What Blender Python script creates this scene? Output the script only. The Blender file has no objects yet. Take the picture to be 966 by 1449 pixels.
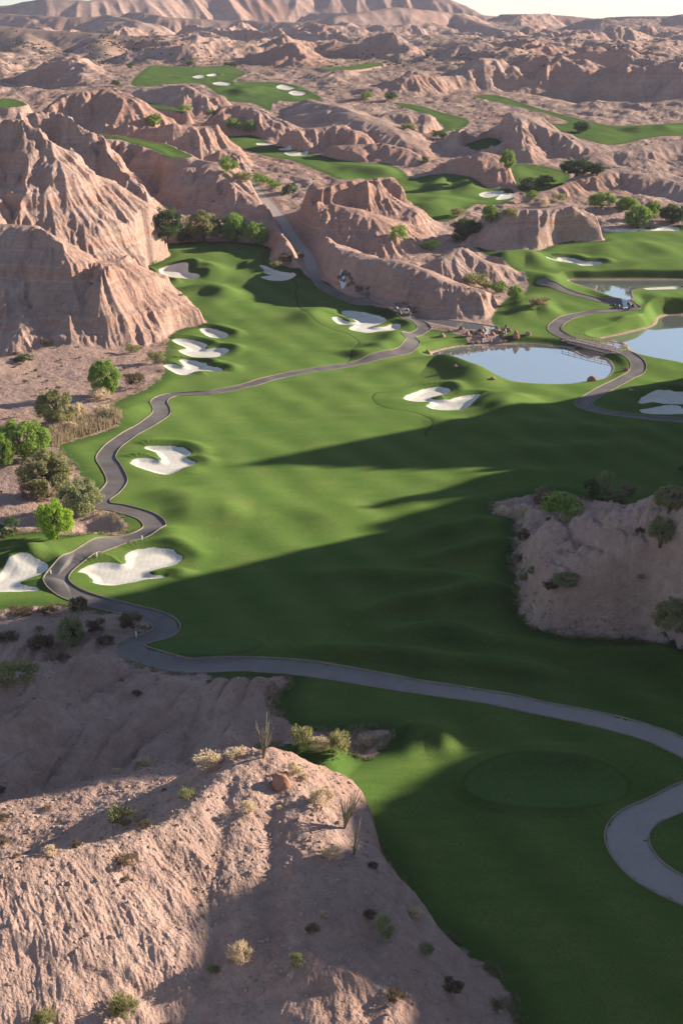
import bpy, math, random, time
import numpy as np
from mathutils import Vector
T0 = time.time()
RES = 1.0                       # terrain mesh density
PI = math.pi
scene = bpy.context.scene
COL = scene.collection

# ------------------------------------------------------------------ camera model (photo pixels 966 x 1449)
F, CX, CY, HCAM = 2000.0, 483.0, 724.5, 62.0
PITCH = math.atan((CY - 55.0) / F)
CP, SP = math.cos(PITCH), math.sin(PITCH)
SUN_EL, SUN_AZ = math.radians(18.0), math.radians(22.0)    # azimuth measured from +X towards +Y
TS = math.tan(SUN_EL)

# valley floor profile along Y (metres): flat by the ponds, then climbing
_yt = np.arange(0, 6000, 2.0)
_zt = np.interp(_yt, [0, 285, 330, 350, 400, 450, 600, 760, 1000, 1600, 2200, 6000], [0, 0, 2.0, 3.4, 8.3, 15, 30.5, 45, 51.5, 60, 66, 110])
_k = np.exp(-0.5 * (np.arange(-15, 16) / 6.0) ** 2); _k /= _k.sum()
_zt = np.convolve(np.pad(_zt, 15, mode='edge'), _k, mode='valid')
def zbase(Y): return np.interp(Y, _yt, _zt)

def ray(px, py):
    a, b = (px - CX) / F, (py - CY) / F
    return a, CP - b * SP, -SP - b * CP        # camera forward (0,CP,-SP), down (0,-SP,-CP)
def unproj(px, py, h=0.0):
    dx, dy, dz = ray(px, py)
    y = np.arange(40, 4000, 0.5)
    z = HCAM + dz / dy * y
    k = np.argmax(z <= zbase(y) + h)
    if k == 0: k = len(y) - 1
    y0, y1 = y[k - 1], y[k]
    f0 = HCAM + dz / dy * y0 - zbase(y0) - h; f1 = HCAM + dz / dy * y1 - zbase(y1) - h
    yy = y0 + (y1 - y0) * (f0 / (f0 - f1) if f0 != f1 else 0.5)
    return dx / dy * yy, yy
def unproj_z(px, py, z):
    dx, dy, dz = ray(px, py); t = (z - HCAM) / dz
    return dx * t, dy * t
def at_depth(px, py, Y):
    dx, dy, dz = ray(px, py); t = Y / dy
    return dx * t, Y, HCAM + dz * t

# ------------------------------------------------------------------ noise
def _hash(ix, iy, seed):
    h = (ix.astype(np.uint32) * np.uint32(374761393) + iy.astype(np.uint32) * np.uint32(668265263) + np.uint32((seed * 2246822519) & 0xffffffff))
    h = (h ^ (h >> np.uint32(13))) * np.uint32(1274126177)
    return h ^ (h >> np.uint32(16))
def pnoise(x, y, seed=0):
    x = np.asarray(x, np.float32); y = np.asarray(y, np.float32)
    x0 = np.floor(x); y0 = np.floor(y); fx = x - x0; fy = y - y0
    ix = x0.astype(np.int64) + 100000; iy = y0.astype(np.int64) + 100000
    u = fx * fx * fx * (fx * (fx * 6 - 15) + 10); v = fy * fy * fy * (fy * (fy * 6 - 15) + 10)
    def g(dx, dy):
        a = _hash(ix + dx, iy + dy, seed).astype(np.float32) * np.float32(2 * PI / 4294967296.0)
        return np.cos(a) * (fx - dx) + np.sin(a) * (fy - dy)
    a = g(0, 0); b = g(1, 0); c = g(0, 1); d = g(1, 1)
    return (a + (b - a) * u + (c - a) * v + (a - b - c + d) * u * v) * 1.45
def fbm(x, y, octs, seed=0, gain=0.5, lac=2.03):
    s = 0; a = 1.0
    for o in range(octs):
        s = s + a * pnoise(x, y, seed + o * 17); x = x * lac + 3.1; y = y * lac - 1.7; a *= gain
    return s
def ridged(x, y, octs, seed=0, gain=0.5):
    s = 0; a = 1.0; w = 1.0
    for o in range(octs):
        n = 1.0 - np.abs(pnoise(x, y, seed + o * 23)); n = n * n * w
        w = np.clip(n * 1.6, 0, 1); s = s + a * n; x = x * 2.07 + 5.3; y = y * 2.07 + 1.9; a *= gain
    return s
def sstep(a, b, x):
    t = np.clip((x - a) / (b - a), 0, 1); return t * t * (3 - 2 * t)
def smax(a, b, k):
    h = np.clip(0.5 + 0.5 * (a - b) / k, 0, 1); return b + (a - b) * h + k * h * (1 - h)

# ------------------------------------------------------------------ terrain grid: rows grow with distance, columns fan out
def zc0(Y): return Y * CP + (HCAM - zbase(Y)) * SP
rows = [42.0]
while rows[-1] < 3600:
    y = rows[-1]
    s = 0.00125 if 76 < y < 620 else (0.0017 if 620 <= y < 1100 else (0.004 if y < 76 else 0.0023))
    rows.append(y + y * s / RES)
YV = np.array(rows)
nin = int(800 * RES)
WV = np.concatenate([-np.linspace(0.95, 0.262, int(50 * RES))[:-1], np.linspace(-0.262, 0.262, nin), np.linspace(0.262, 1.25, int(170 * RES))[1:]])
NR, NC = len(YV), len(WV)
ZC = zc0(YV)
Yg = np.repeat(YV[:, None], NC, 1).astype(np.float32)
Xg = (ZC[:, None] * WV[None, :]).astype(np.float32)
ZB = np.repeat(zbase(YV)[:, None], NC, 1).astype(np.float32)
print('grid', NR, NC, NR * NC)

def win(x0, x1, y0, y1):
    r0 = max(0, np.searchsorted(YV, y0) - 1); r1 = min(NR, np.searchsorted(YV, y1) + 1)
    if r1 <= r0: return None
    za, zb_ = ZC[r0], ZC[r1 - 1]
    wa = min(x0 / za, x0 / zb_); wb = max(x1 / za, x1 / zb_)
    c0 = max(0, np.searchsorted(WV, wa) - 1); c1 = min(NC, np.searchsorted(WV, wb) + 1)
    if c1 <= c0: return None
    return slice(r0, r1), slice(c0, c1)

def smooth_closed(p, n=6):
    p = np.array(p, float); m = len(p); out = []
    for i in range(m):
        a, b, c, d = p[i - 1], p[i], p[(i + 1) % m], p[(i + 2) % m]
        for k in range(n):
            t = k / n
            out.append(0.5 * ((2 * b) + (c - a) * t + (2 * a - 5 * b + 4 * c - d) * t * t + (3 * b - a - 3 * c + d) * t ** 3))
    return np.array(out)
def smooth_open(p, n=8):
    p = np.array(p, float); m = len(p); out = []
    for i in range(m - 1):
        a = p[max(i - 1, 0)]; b = p[i]; c = p[i + 1]; d = p[min(i + 2, m - 1)]
        for k in range(n):
            t = k / n
            out.append(0.5 * ((2 * b) + (c - a) * t + (2 * a - 5 * b + 4 * c - d) * t * t + (3 * b - a - 3 * c + d) * t ** 3))
    out.append(p[-1]); return np.array(out)

def poly_sdf(field, P, margin):
    """lower field to the signed distance (negative inside) of world polygon P where within margin"""
    w = win(P[:, 0].min() - margin, P[:, 0].max() + margin, P[:, 1].min() - margin, P[:, 1].max() + margin)
    if w is None: return None
    x = Xg[w]; y = Yg[w]; best = np.full(x.shape, 1e9, np.float32); inside = np.zeros(x.shape, bool)
    n = len(P)
    for i in range(n):
        ax, ay = P[i]; bx, by = P[(i + 1) % n]
        ex, ey = bx - ax, by - ay; L = ex * ex + ey * ey + 1e-12
        px = x - np.float32(ax); py = y - np.float32(ay)
        t = np.clip((px * np.float32(ex) + py * np.float32(ey)) / np.float32(L), 0, 1)
        dx = px - t * np.float32(ex); dy = py - t * np.float32(ey)
        np.minimum(best, dx * dx + dy * dy, out=best)
        if by != ay:
            c = (ay > y) != (by > y)
            inside ^= c & (px < np.float32(ex) * py / np.float32(ey))
    s = np.sqrt(best); s[inside] *= -1
    field[w] = np.minimum(field[w], s)
    return w, s
def line_dist(field, P, margin):
    for i in range(len(P) - 1):
        ax, ay = P[i]; bx, by = P[i + 1]
        w = win(min(ax, bx) - margin, max(ax, bx) + margin, min(ay, by) - margin, max(ay, by) + margin)
        if w is None: continue
        px = Xg[w] - np.float32(ax); py = Yg[w] - np.float32(ay)
        ex, ey = np.float32(bx - ax), np.float32(by - ay)
        t = np.clip((px * ex + py * ey) / (ex * ex + ey * ey + 1e-9), 0, 1)
        field[w] = np.minimum(field[w], np.hypot(px - t * ex, py - t * ey))

def crop(pts, ox, oy, s): return [(ox + a / s, oy + b / s) for a, b in pts]

# ------------------------------------------------------------------ traced outlines (photo pixels)
GRASS = [   # (outline, height above the valley floor)
 ([(229,346),(300,342),(345,343),(383,351),(380,370),(413,381),(438,399),(455,398),(480,412),(505,425),(530,440),(556,449),(580,455),(604,464),(635,470),(662,478),
   (690,490),(800,500),(880,470),(1010,445),(1100,500),(1100,690),(966,722),(930,722),(890,718),(850,712),(800,697),(770,696),(735,703),(700,711),(698,729),(724,735),(727,744),(724,788),(727,818),(736,835),
   (729,847),(736,868),(751,886),(781,898),(803,901),(860,904),(908,906),(966,920),(1100,945),(1150,1100),(1150,1449),(1000,1700),(900,1600),(760,1500),(733,1440),(703,1380),(648,1340),(603,1310),(573,1285),(560,1238),(535,1198),(511,1171),(477,1137),(456,1116),
   (429,1099),(398,1079),(378,1060),(400,1055),(432,1058),(467,1066),(521,1072),(540,1056),(552,1038),(520,1030),(470,1034),(420,1030),(398,1008),(394,988),(412,962),(400,957),(335,965),(305,962),(285,950),
   (230,945),(190,930),(200,905),(212,880),(120,862),(100,857),(40,858),(0,862),(-80,868),(-120,800),(-60,758),(0,758),(60,752),(105,758),(172,757),(178,738),(160,722),(138,716),(140,697),(112,668),(104,654),(84,632),(112,622),(171,602),(141,588),(150,578),
   (174,564),(205,552),(223,539),(234,526),(231,512),(238,483),(245,472),(261,465),(296,458),(261,437),(234,413),(207,381),(225,371),(243,360)], 0),
 ([(672,350),(707,357),(761,355),(793,344),(855,341),(858,329),(1020,324),(1060,400),(1050,460),(800,500),(720,482),(700,462),(697,447),(715,425),(745,412),(739,391),(700,368)], 0),
 ([(310,195),(329,193),(362,193),(391,207),(440,217),(480,226),(521,231),(548,232),(567,241),(583,252),(607,248),(639,247),(663,254),(693,267),(722,268),(725,282),(700,290),(671,290),(645,308),(626,314),(591,306),(561,289),(545,265),(510,258),(480,254),(453,243),(416,228),(382,222),(348,212),(313,201)], 0),
 ([(186,117),(199,103),(214,93),(242,94),(282,95),(320,94),(348,103),(330,113),(340,116),(379,116),(405,118),(428,124),(455,140),(422,144),(388,144),(382,157),(357,146),(313,142),(304,130),(282,118),(242,119),(199,123)], 0),
 ([(670,136),(690,134),(715,138),(754,151),(798,163),(857,177),(887,178),(946,175),(1010,172),(1010,190),(932,193),(869,205),(828,198),(792,186),(769,176),(804,174),(769,160),(710,146)], 0),
 ([(140,190),(174,193),(217,201),(236,204),(258,214),(272,222),(239,223),(217,212),(174,199)], 11.0),
 ([(556,146),(591,149),(623,159),(663,170),(645,186),(607,191),(628,181),(600,162)], 0),
 ([(680,197),(701,196),(716,212),(680,214),(655,208)], 0),
 ([(721,236),(745,232),(790,240),(806,250),(790,268),(765,276),(738,272),(728,255)], 0),
 ([(180,142),(215,146),(256,155),(262,160),(215,152),(182,147)], 4.0),
 ([(0,140),(20,140),(38,148),(10,152),(-20,150)], 3.0),
 ([(455,95),(490,94),(530,88),(540,92),(500,99),(460,99)], 1.0),
]
BUNKERS = [
 ('big kidney sand bunker beside the lower left path bend', crop([(370,405),(440,375),(520,370),(585,376),(592,345),(602,326),(640,308),(720,302),(800,308),(850,330),(860,350),(820,375),(725,398),(708,412),(730,422),(780,425),(770,435),(690,440),(620,455),(520,470),(440,458),(432,435),(400,415)],0,690,3.331)),
 ('sand bunker cut by the left edge, left of the path', crop([(-60,450),(0,405),(40,370),(90,352),(150,355),(210,370),(230,385),(215,405),(150,430),(100,452),(110,470),(180,485),(185,495),(100,500),(0,503),(-60,503)],0,690,3.331)),
 ('three-lobed sand bunker right of the path below the reeds', crop([(370,655),(390,645),(430,645),(458,650),(440,625),(410,614),(430,608),(500,610),(540,625),(530,640),(555,655),(530,668),(480,688),(430,682),(380,665)],0,330,2)),
 ('lowest of the three small bunkers under the left cliff', crop([(463,378),(490,375),(522,380),(510,362),(540,360),(580,370),(590,380),(630,388),(620,395),(560,393),(540,403),(510,403),(480,390)],0,330,2)),
 ('middle of the three small bunkers under the left cliff', crop([(488,305),(520,302),(560,308),(588,318),(582,328),(620,328),(648,335),(630,350),(590,354),(540,350),(505,335),(530,328),(500,315)],0,330,2)),
 ('topmost and smallest of the three bunkers under the left cliff', crop([(565,275),(590,272),(625,280),(648,290),(630,298),(590,292)],0,330,2)),
 ('shaded sand bunker at the upper left end of the fairway', crop([(450,105),(480,97),(530,98),(535,112),(565,120),(555,130),(500,128),(460,118)],0,330,2)),
 ('small bunker half hidden behind the lit cliff foot', crop([(118,205),(150,190),(180,200),(170,215),(220,215),(215,230),(180,238),(150,225)],180,340,3.715)),
 ('tiny sliver of bunker peeping over the cliff edge', crop([(95,165),(140,165),(138,180),(115,188),(98,180)],180,340,3.715)),
 ('bright bunker below the brown mound at the head of the fairway', crop([(695,145),(750,155),(800,170),(870,190),(885,205),(830,218),(760,217),(715,205),(705,195),(755,190),(712,175),(720,165)],180,340,3.715)),
 ('forked sand bunker inside the bend of the path near the stream', crop([(210,100),(240,95),(280,110),(312,108),(300,95),(252,80),(265,68),(330,68),(400,85),(440,100),(430,112),(382,128),(420,130),(470,118),(505,125),(490,140),(420,150),(370,158),(310,150),(282,138),(302,122),(240,122)],400,420,3.019)),
 ('hooked bunker in the shade below the round pond', crop([(515,440),(560,410),(620,393),(690,393),(715,405),(700,415),(640,428),(636,440),(700,445),(760,430),(830,428),(848,438),(820,460),(780,485),(700,490),(640,485),(612,470),(632,455),(560,455)],400,420,3.019)),
 ('upper of the two bunkers at the right edge below the bridge', crop([(775,560),(810,545),(870,537),(966,540),(1020,540),(1020,570),(900,572),(840,565),(790,568)],640,380,2.963)),
 ('lower of the two bunkers at the right edge below the bridge', crop([(785,595),(830,587),(880,580),(950,582),(970,598),(1020,602),(1020,612),(870,615),(800,610)],640,380,2.963)),
 ('ragged bunker below the round pink dome', crop([(355,308),(400,308),(415,300),(480,305),(520,320),(600,325),(590,335),(520,338),(480,326),(410,318),(360,313)],660,270,3.157)),
 ('long pale bunker right of the dome under the trees', crop([(765,172),(830,178),(870,163),(940,170),(945,181),(860,183),(790,183)],660,270,3.157)),
 ('thin pale bunker touching the right foot of the dome', crop([(610,172),(650,178),(700,175),(758,176),(752,185),(620,186)],660,270,3.157)),
 ('sand strip on the bank of the upper right pond', crop([(790,438),(850,434),(930,428),(965,438),(900,444),(820,447)],660,270,3.157)),
 ('left of two shaded bunkers in the middle distance fairway', [(677,276),(690,272),(712,272),(708,277),(690,281)]),
 ('right of two shaded bunkers in the middle distance fairway', [(706,278),(715,275),(729,276),(722,282),(702,284)]),
 ('left bunker of the high fairway beyond the mesa', crop([(590,430),(640,430),(665,437),(600,440)],180,70,3.22)),
 ('middle bunker of the high fairway beyond the mesa', crop([(690,455),(740,456),(745,463),(700,463)],180,70,3.22)),
 ('right bunker of the high fairway beyond the mesa', crop([(715,474),(770,476),(822,470),(812,486),(750,489)],180,70,3.22)),
 ('upper of the two bright bunkers on the farthest green', crop([(680,172),(710,164),(752,175),(762,182),(720,189),(690,182)],180,70,3.22)),
 ('lower of the two bright bunkers on the farthest green', crop([(735,198),(770,191),(812,200),(800,209),(760,211)],180,70,3.22)),
 ('shaded bunker in the middle of the farthest green', crop([(390,156),(430,149),(468,158),(460,169),(410,166)],180,70,3.22)),
 ('left speck of sand on the farthest green', crop([(298,126),(340,118),(352,130),(320,134)],180,70,3.22)),
 ('right speck of sand on the farthest green', crop([(362,117),(402,112),(405,122),(370,125)],180,70,3.22)),
]
PATH_MAIN = [(1010,1078),(966,1058),(930,1042),(860,1023),(780,1006),(700,990),(620,975),(540,962),(460,951),(400,945),(350,942),(300,943),(262,943),(225,936),(192,925),(186,913),(212,904),(234,892),(232,880),(212,870),(180,862),(135,851),(98,838),(80,823),(88,806),(120,787),(165,768),(203,757),(219,745),(208,731),(170,719),(146,715),
 (141,707),(156,695),(166,680),(158,662),(150,647),(159,632),(184,614),(212,599),(229,585),(225,569),(240,559),(270,556),(300,554),(350,545),(400,532),(483,517),(533,507),(570,498),(584,487),(578,480),(590,471),(600,464),(588,455),(543,440),(500,426),(470,413),(452,404),(443,392),(441,380),(436,364),(420,343),(407,325),(399,311),(385,293),(370,277),(362,266),(352,258)]
PATH_LOOP = [(1040,1105),(985,1118),(940,1137),(903,1154),(886,1180),(897,1212),(930,1243),(985,1268),(1060,1300)]
PATH_RIGHT = [(1060,600),(966,595),(908,591),(853,582),(825,572),(842,558),(883,535),(902,522),(897,508),(876,496)]
PATH_RIGHT2 = [(812,480),(792,472),(784,463),(800,451),(833,442),(870,438),(896,435),(888,432),(850,425),(812,416),(765,403)]
POND1 = [(610,500),(638,492),(673,489),(733,487),(783,490),(812,493),(840,502),(858,510),(866,522),(857,535),(833,540),(793,544),(743,542),(693,534),(648,517),(622,507)]
POND2 = [(846,480),(883,472),(923,461),(933,449),(966,446),(1100,450),(1100,530),(966,514),(933,509),(903,502),(885,491),(870,484)]
POND3 = [(803,397),(850,396),(966,396),(1080,398),(1080,404),(966,405),(898,410),(893,424),(873,422),(833,408)]
POOL_S = [(585,447),(625,452),(697,462),(700,466),(665,467),(632,462),(595,454)]
POOL_U = [(512,415),(530,418),(560,429),(572,436),(555,436),(530,428),(513,420)]
CHANNEL = [(852,486),(880,486),(870,497),(845,505),(825,503),(812,492)]
PONDS = [('round pond', POND1, -0.6), ('right pond', POND2, -0.6), ('upper pond', POND3, 3.2), ('stream pool', POOL_S, 1.3), ('upper pool', POOL_U, 3.4), ('channel', CHANNEL, -0.6)]

def world(pts, h=0.0): return np.array([unproj(a, b, h) for a, b in pts])
# ------------------------------------------------------------------ distance fields
BIG = 400.0
grass_d = np.full(Xg.shape, BIG, np.float32); goff = np.zeros(Xg.shape, np.float32)
for pts, h in GRASS:
    P = smooth_closed(world(pts, h), 4)
    r = poly_sdf(grass_d, P, 70)
    if h and r is not None:
        w, s = r; goff[w] = np.where(s < 6, np.maximum(goff[w], h), goff[w])
sand_d = np.full(Xg.shape, BIG, np.float32); sand_id = np.full(Xg.shape, -1, np.int16)
for i, (lab, pts) in enumerate(BUNKERS):
    P = smooth_closed(world(pts, -0.3), 5)
    before = sand_d.copy() if False else None
    r = poly_sdf(sand_d, P, 12)
    if r is not None:
        w, s = r; sid = sand_id[w]; sid[(s < 0.5)] = i; sand_id[w] = sid
path_d = np.full(Xg.shape, BIG, np.float32)
PATHW = {}
for nm, pts, hw in (('main', PATH_MAIN, 1.5), ('loop', PATH_LOOP, 1.75), ('right', PATH_RIGHT, 1.5), ('right2', PATH_RIGHT2, 1.5)):
    P = smooth_open(world(pts), 5); PATHW[nm] = (P, hw)
    f = np.full(Xg.shape, BIG, np.float32); line_dist(f, P, 12); path_d = np.minimum(path_d, f - hw)
pond_d = []
for nm, pts, zw in PONDS:
    P = smooth_closed(np.array([unproj_z(a, b, zw) for a, b in pts]), 5)
    f = np.full(Xg.shape, BIG, np.float32); poly_sdf(f, P, 10); pond_d.append((f, zw, P))
swale_d = np.full(Xg.shape, BIG, np.float32)      # mown edges / shallow drains across the fairway
SWALES = [crop([(440,405),(400,408),(383,428),(405,458),(470,480),(560,500),(620,525),(640,550),(610,580),(615,597)],400,420,3.019),
          crop([(60,0),(65,30),(90,75),(130,110),(200,135),(270,160),(315,185),(325,205),(300,230),(290,265),(265,280)],400,420,3.019),
          [(362,370),(385,382),(410,395),(420,405),(418,415),(421,425)]]
for s in SWALES: line_dist(swale_d, smooth_open(world(s), 5), 4)
TRACKS = [[(250,690),(262,705),(300,722),(345,726),(366,740),(370,755),(358,780),(340,810)], [(212,908),(260,905),(330,905),(380,915),(440,935)]]
track_d = np.full(Xg.shape, BIG, np.float32)
for s in TRACKS: line_dist(track_d, smooth_open(world(s), 5), 3)
TEES = [(772,1115,118,31), (290,919,82,13)]
tee_d = np.full(Xg.shape, BIG, np.float32)
for a, b, rx, ry in TEES:
    P = np.array([unproj(a + rx * math.cos(t), b + ry * math.sin(t)) for t in np.linspace(0, 2 * PI, 48, endpoint=False)])
    poly_sdf(tee_d, P, 6)
print('fields', time.time() - T0)

# ------------------------------------------------------------------ hills: traced ridge lines (photo px, height above the valley floor)
wx = fbm(Xg / 14, Yg / 14, 3, 5) * 2.4 + pnoise(Xg / 26, Yg / 26, 9) * 2.0 + pnoise(Xg / 45, Yg / 45, 8) * 2.5
wy = fbm(Xg / 14, Yg / 14, 3, 55) * 2.4 + pnoise(Xg / 26, Yg / 26, 99) * 2.0 + pnoise(Xg / 45, Yg / 45, 88) * 2.5
wsc = np.clip(Yg / 260, 0.25, 2.2)
XW = Xg + wx * wsc * 0.55; YW = Yg + wy * wsc * 0.55
del wx, wy
Hh = np.full(Xg.shape, -60, np.float32)            # absolute height of hills
hill_id = np.full(Xg.shape, -1, np.int16)
HILLS = []
def ridge(label, pts, slope=0.75, rnd=2.0, k=1.5, front=None, depth=False, cliff=0.0, steps=None):
    """a crest polyline; ground falls away from it. front: steeper slope on the side facing the valley mouth (-Y)."""
    hid = -1
    if label:
        HILLS.append(label); hid = len(HILLS) - 1
    elif HILLS: hid = len(HILLS) - 1
    W = []
    for p in pts:
        if depth: x, y, z = at_depth(*p); W.append((x, y, z))
        else:
            x, y = unproj(*p); W.append((x, y, float(zbase(y)) + p[2]))
    out = None
    for i in range(len(W) - 1):
        (ax, ay, az), (bx, by, bz) = W[i], W[i + 1]
        m = max(az - zbase(ay), bz - zbase(by), 3) / min(slope, front or slope) * 1.15 + 14
        w = win(min(ax, bx) - m, max(ax, bx) + m, min(ay, by) - m, max(ay, by) + m)
        if w is None: continue
        px = XW[w] - np.float32(ax); py = YW[w] - np.float32(ay); ex, ey = np.float32(bx - ax), np.float32(by - ay)
        t = np.clip((px * ex + py * ey) / (ex * ex + ey * ey + 1e-6), 0, 1)
        dx = px - t * ex; dy = py - t * ey; d = np.hypot(dx, dy)
        sl = slope
        if front: sl = slope + (front - slope) * np.clip(0.5 - dy / (d + 0.5) * 0.9, 0, 1)
        fall = sl * d * d / (d + rnd)
        z = az + (bz - az) * t - fall
        if steps:          # benches: short steep steps between gentler slopes
            q = sl * 0.62 * d * d / (d + rnd)
            for d0, hs in steps: q = q + hs * sstep(d0, d0 + hs * 0.5, d)
            z = az + (bz - az) * t - q
        if cliff > 0:      # steep upper face over a gentler talus
            z = az + (bz - az) * t - (sl * 0.55 * d * d / (d + rnd) + cliff * sstep(0.8 * rnd, 0.8 * rnd + cliff * 0.55, d))
        old = Hh[w]
        ch = z > np.maximum(old, ZB[w] + 0.8)
        hi = hill_id[w]; hi[ch] = hid; hill_id[w] = hi
        Hh[w] = np.maximum(old, z)
# foreground hill
ridge('pink dirt hill filling the lower left corner, partly sunlit', [(330,1062,8.0),(376,1062,9.5),(400,1092,9.0),(440,1130,7.5),(490,1175,6.2),(530,1222,5.6),(548,1280,5.2),(552,1360,4.2),(548,1449,3.2),(545,1560,2.0)], 0.85, 1.2, front=0.8)
ridge(None, [(376,1062,9.5),(320,1095,9.3),(245,1160,9.2),(130,1192,9.8),(0,1214,10.5),(-140,1230,11)], 0.8, 0.7, front=0.66)
ridge(None, [(400,1092,9.0),(440,1200,7.6),(450,1330,5.6),(440,1470,3.0)], 0.62, 3.0)
ridge(None, [(345,1100,9.3),(325,1190,7.8),(345,1330,5.0),(350,1480,2.5)], 0.6, 2.0)
# slope below the path shelf on the left
ridge('shaded smooth dirt slope below the lower path bend', [(300,962,0.8),(345,968,1.2),(395,975,1.0)], 0.3, 2.0)
ridge(None, [(168,926,0.8),(110,944,1.6),(40,970,2.2),(-40,1000,2.6),(-150,1035,3)], 0.45, 2.0, front=0.6)
ridge(None, [(230,950,0.8),(190,1010,-1.0),(130,1075,-5)], 0.6, 1.5)
ridge(None, [(330,965,1.0),(300,1010,-1.5)], 0.6, 1.5)
# right hill
ridge('shaded dirt hill standing into the fairway from the right', [(735,728,2.0),(790,736,4.5),(830,727,7.5),(862,714,10),(905,706,12.5),(966,700,14.5),(1060,686,18)], 0.62, 1.4, front=0.8)
ridge(None, [(905,712,12),(880,750,9.8),(846,782,7.8),(813,816,5.2),(769,832,2.6),(731,842,0.8)], 0.85, 0.9, front=1.0)
ridge(None, [(846,782,7.8),(850,835,5.0),(820,890,1.0)], 0.8, 0.9)
ridge(None, [(880,750,9.6),(925,800,8.6),(945,870,4.5),(950,910,1.5)], 0.85, 1.0)
ridge(None, [(790,737,4.5),(770,775,2.4),(745,800,0.8)], 0.8, 0.8)
ridge(None, [(1010,705,11.5),(1020,800,9.0),(1010,880,4.0)], 0.85, 1.2)
# left cliffs, front
ridge('pink cliff nose above the three small bunkers, its right face sunlit', [(40,318,21),(62,326,20.5),(92,346,18.5),(110,366,15.5),(140,369,15),(172,362,15),(192,366,12.5),(212,390,8),(250,430,3.5),(290,456,0.5)], 0.95, 2.2, front=1.25, steps=((0.5, 1.6), (7, 1.6)))
ridge(None, [(150,371,15),(147,395,12.5),(150,430,7.5),(156,470,1.5)], 1.15, 0.5)
ridge(None, [(40,318,21),(-30,316,21),(-120,310,20)], 0.85, 2.0)
ridge(None, [(62,330,19),(20,420,9),(-20,470,3)], 0.7, 2.0)
ridge(None, [(156,455,2.4),(100,492,1.4),(40,500,1.2),(-60,520,1.5)], 0.35, 2.0)
ridge('tall layered pink cliff at the left edge with a sunlit right rim', [(-80,170,37),(0,168,36),(34,169,36),(56,180,34),(71,202,31),(88,231,26),(112,264,20.5),(126,287,17),(158,294,15.5),(188,318,11),(218,340,6),(242,356,1)], 1.0, 3.2, front=1.25, steps=((1.5, 2.5), (11, 2.5), (22, 3.0)))
ridge(None, [(112,264,20.5),(116,300,15),(112,345,9)], 1.1, 2.0, steps=((0.5, 2.5), (6, 3)))
ridge(None, [(56,180,34),(40,240,26),(30,300,18)], 1.0, 1.4, steps=((0.5, 2), (8, 2.5)))
ridge(None, [(0,168,36),(-30,240,26),(-40,300,20)], 1.0, 2.2, steps=((0.5, 2), (8, 2.5)))
ridge('stepped rock promontory behind the tall left cliff', [(36,161,26),(76,155,26),(98,174,23.5),(124,188,21),(143,196,19),(150,222,15.5),(157,234,14),(175,246,12.5),(199,258,10.5)], 1.0, 1.2, front=1.4, steps=((0.5, 4), (8, 3), (15, 3)))
ridge(None, [(199,258,10.5),(222,290,4),(235,312,0.8)], 0.8, 1.5)
ridge('long shaded earth wall under the small hilltop green', [(100,190,15),(140,193,12.5),(175,196,11.8),(217,205,11),(262,220,10.3),(300,229,10.5),(325,250,8.2),(333,275,5.5),(345,300,2.5)], 0.75, 1.5, front=1.0)
ridge(None, [(300,229,10.5),(335,262,6.5),(375,305,3.2),(398,345,1.2)], 0.6, 1.5)
ridge('brown scrubby mound at the head of the fairway', [(392,360,2.2),(410,368,2.6),(424,377,1.4)], 0.6, 1.2)
# right of the upper path
ridge('long pale ridge between the path and the middle valley', [(398,300,4.5),(430,322,6.5),(470,348,7.2),(519,362,8.2),(552,366,8.4),(592,376,8.0),(632,393,6.8),(672,406,5.2),(712,418,2.2)], 0.62, 2.2, front=0.66)
ridge('blocky crag with a sunlit right face in the middle of the view', [(458,264,12.0),(478,255,12.8),(500,253,12.8),(520,261,12.2)], 0.95, 5.0, front=1.3, cliff=2.5)
ridge(None, [(520,261,11),(530,296,6),(545,315,3)], 0.9, 1.2)
ridge('pink ridge in front of the blocky crag', [(405,282,8),(440,287,9.4),(480,290,9.4),(512,296,9),(540,304,7.6),(546,322,4.6),(560,340,2.2)], 0.72, 2.5, front=0.78)
ridge('sharp pyramid peak at the edge of the middle fairway', [(520,262,8.5),(534,249,10.0),(548,270,6.5),(570,296,3.0),(602,310,0.6)], 0.85, 0.8)
ridge('low pink hill above the right end of the pale ridge', [(605,376,3.5),(620,362,5.6),(648,349,7.0),(686,366,4.8),(716,381,2.6),(736,391,0.8)], 0.65, 1.2)
ridge('rounded pink dome beside the upper pond', [(690,325,3),(706,310,6),(734,293,8.6),(768,294,8.4),(802,290,8.6),(826,303,6.6),(846,322,3.2)], 0.85, 6.0, front=0.95)
ridge('wide shaded hill at the right behind the dome', [(760,280,1.2),(776,268,2.2),(806,256,3),(846,244,3.8),(876,237,4.2),(900,243,4),(942,255,3.4),(1010,262,3.4)], 0.6, 3.0, front=0.62)
ridge(None, [(846,218,3),(902,206,4.2),(966,196,5.5),(1060,188,6.5)], 0.5, 4.0)
ridge('bright topped hill below the far right fairway', [(650,186,4),(690,176,7.5),(716,164,10),(735,157,11.2),(769,177,8),(813,196,4.8),(863,209,1.8)], 0.62, 2.5)
ridge(None, [(735,157,11.2),(742,190,6),(752,214,2.5)], 0.75, 2)
ridge('pale hill left of the shaded gully', [(640,232,3.5),(662,220,6.5),(684,213,8),(702,216,7.4),(717,238,4.6),(735,262,1.2)], 0.6, 2)
ridge('small pink hill left of the winding green', [(520,176,3),(538,166,5.5),(557,158,7),(591,160,7),(612,171,4.6),(630,180,2)], 0.7, 2)
ridge('broad desert slope above the middle fairway', [(440,140,4),(480,150,6.5),(508,160,7),(530,171,6.4),(562,190,4.4),(584,210,2)], 0.45, 4)
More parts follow.
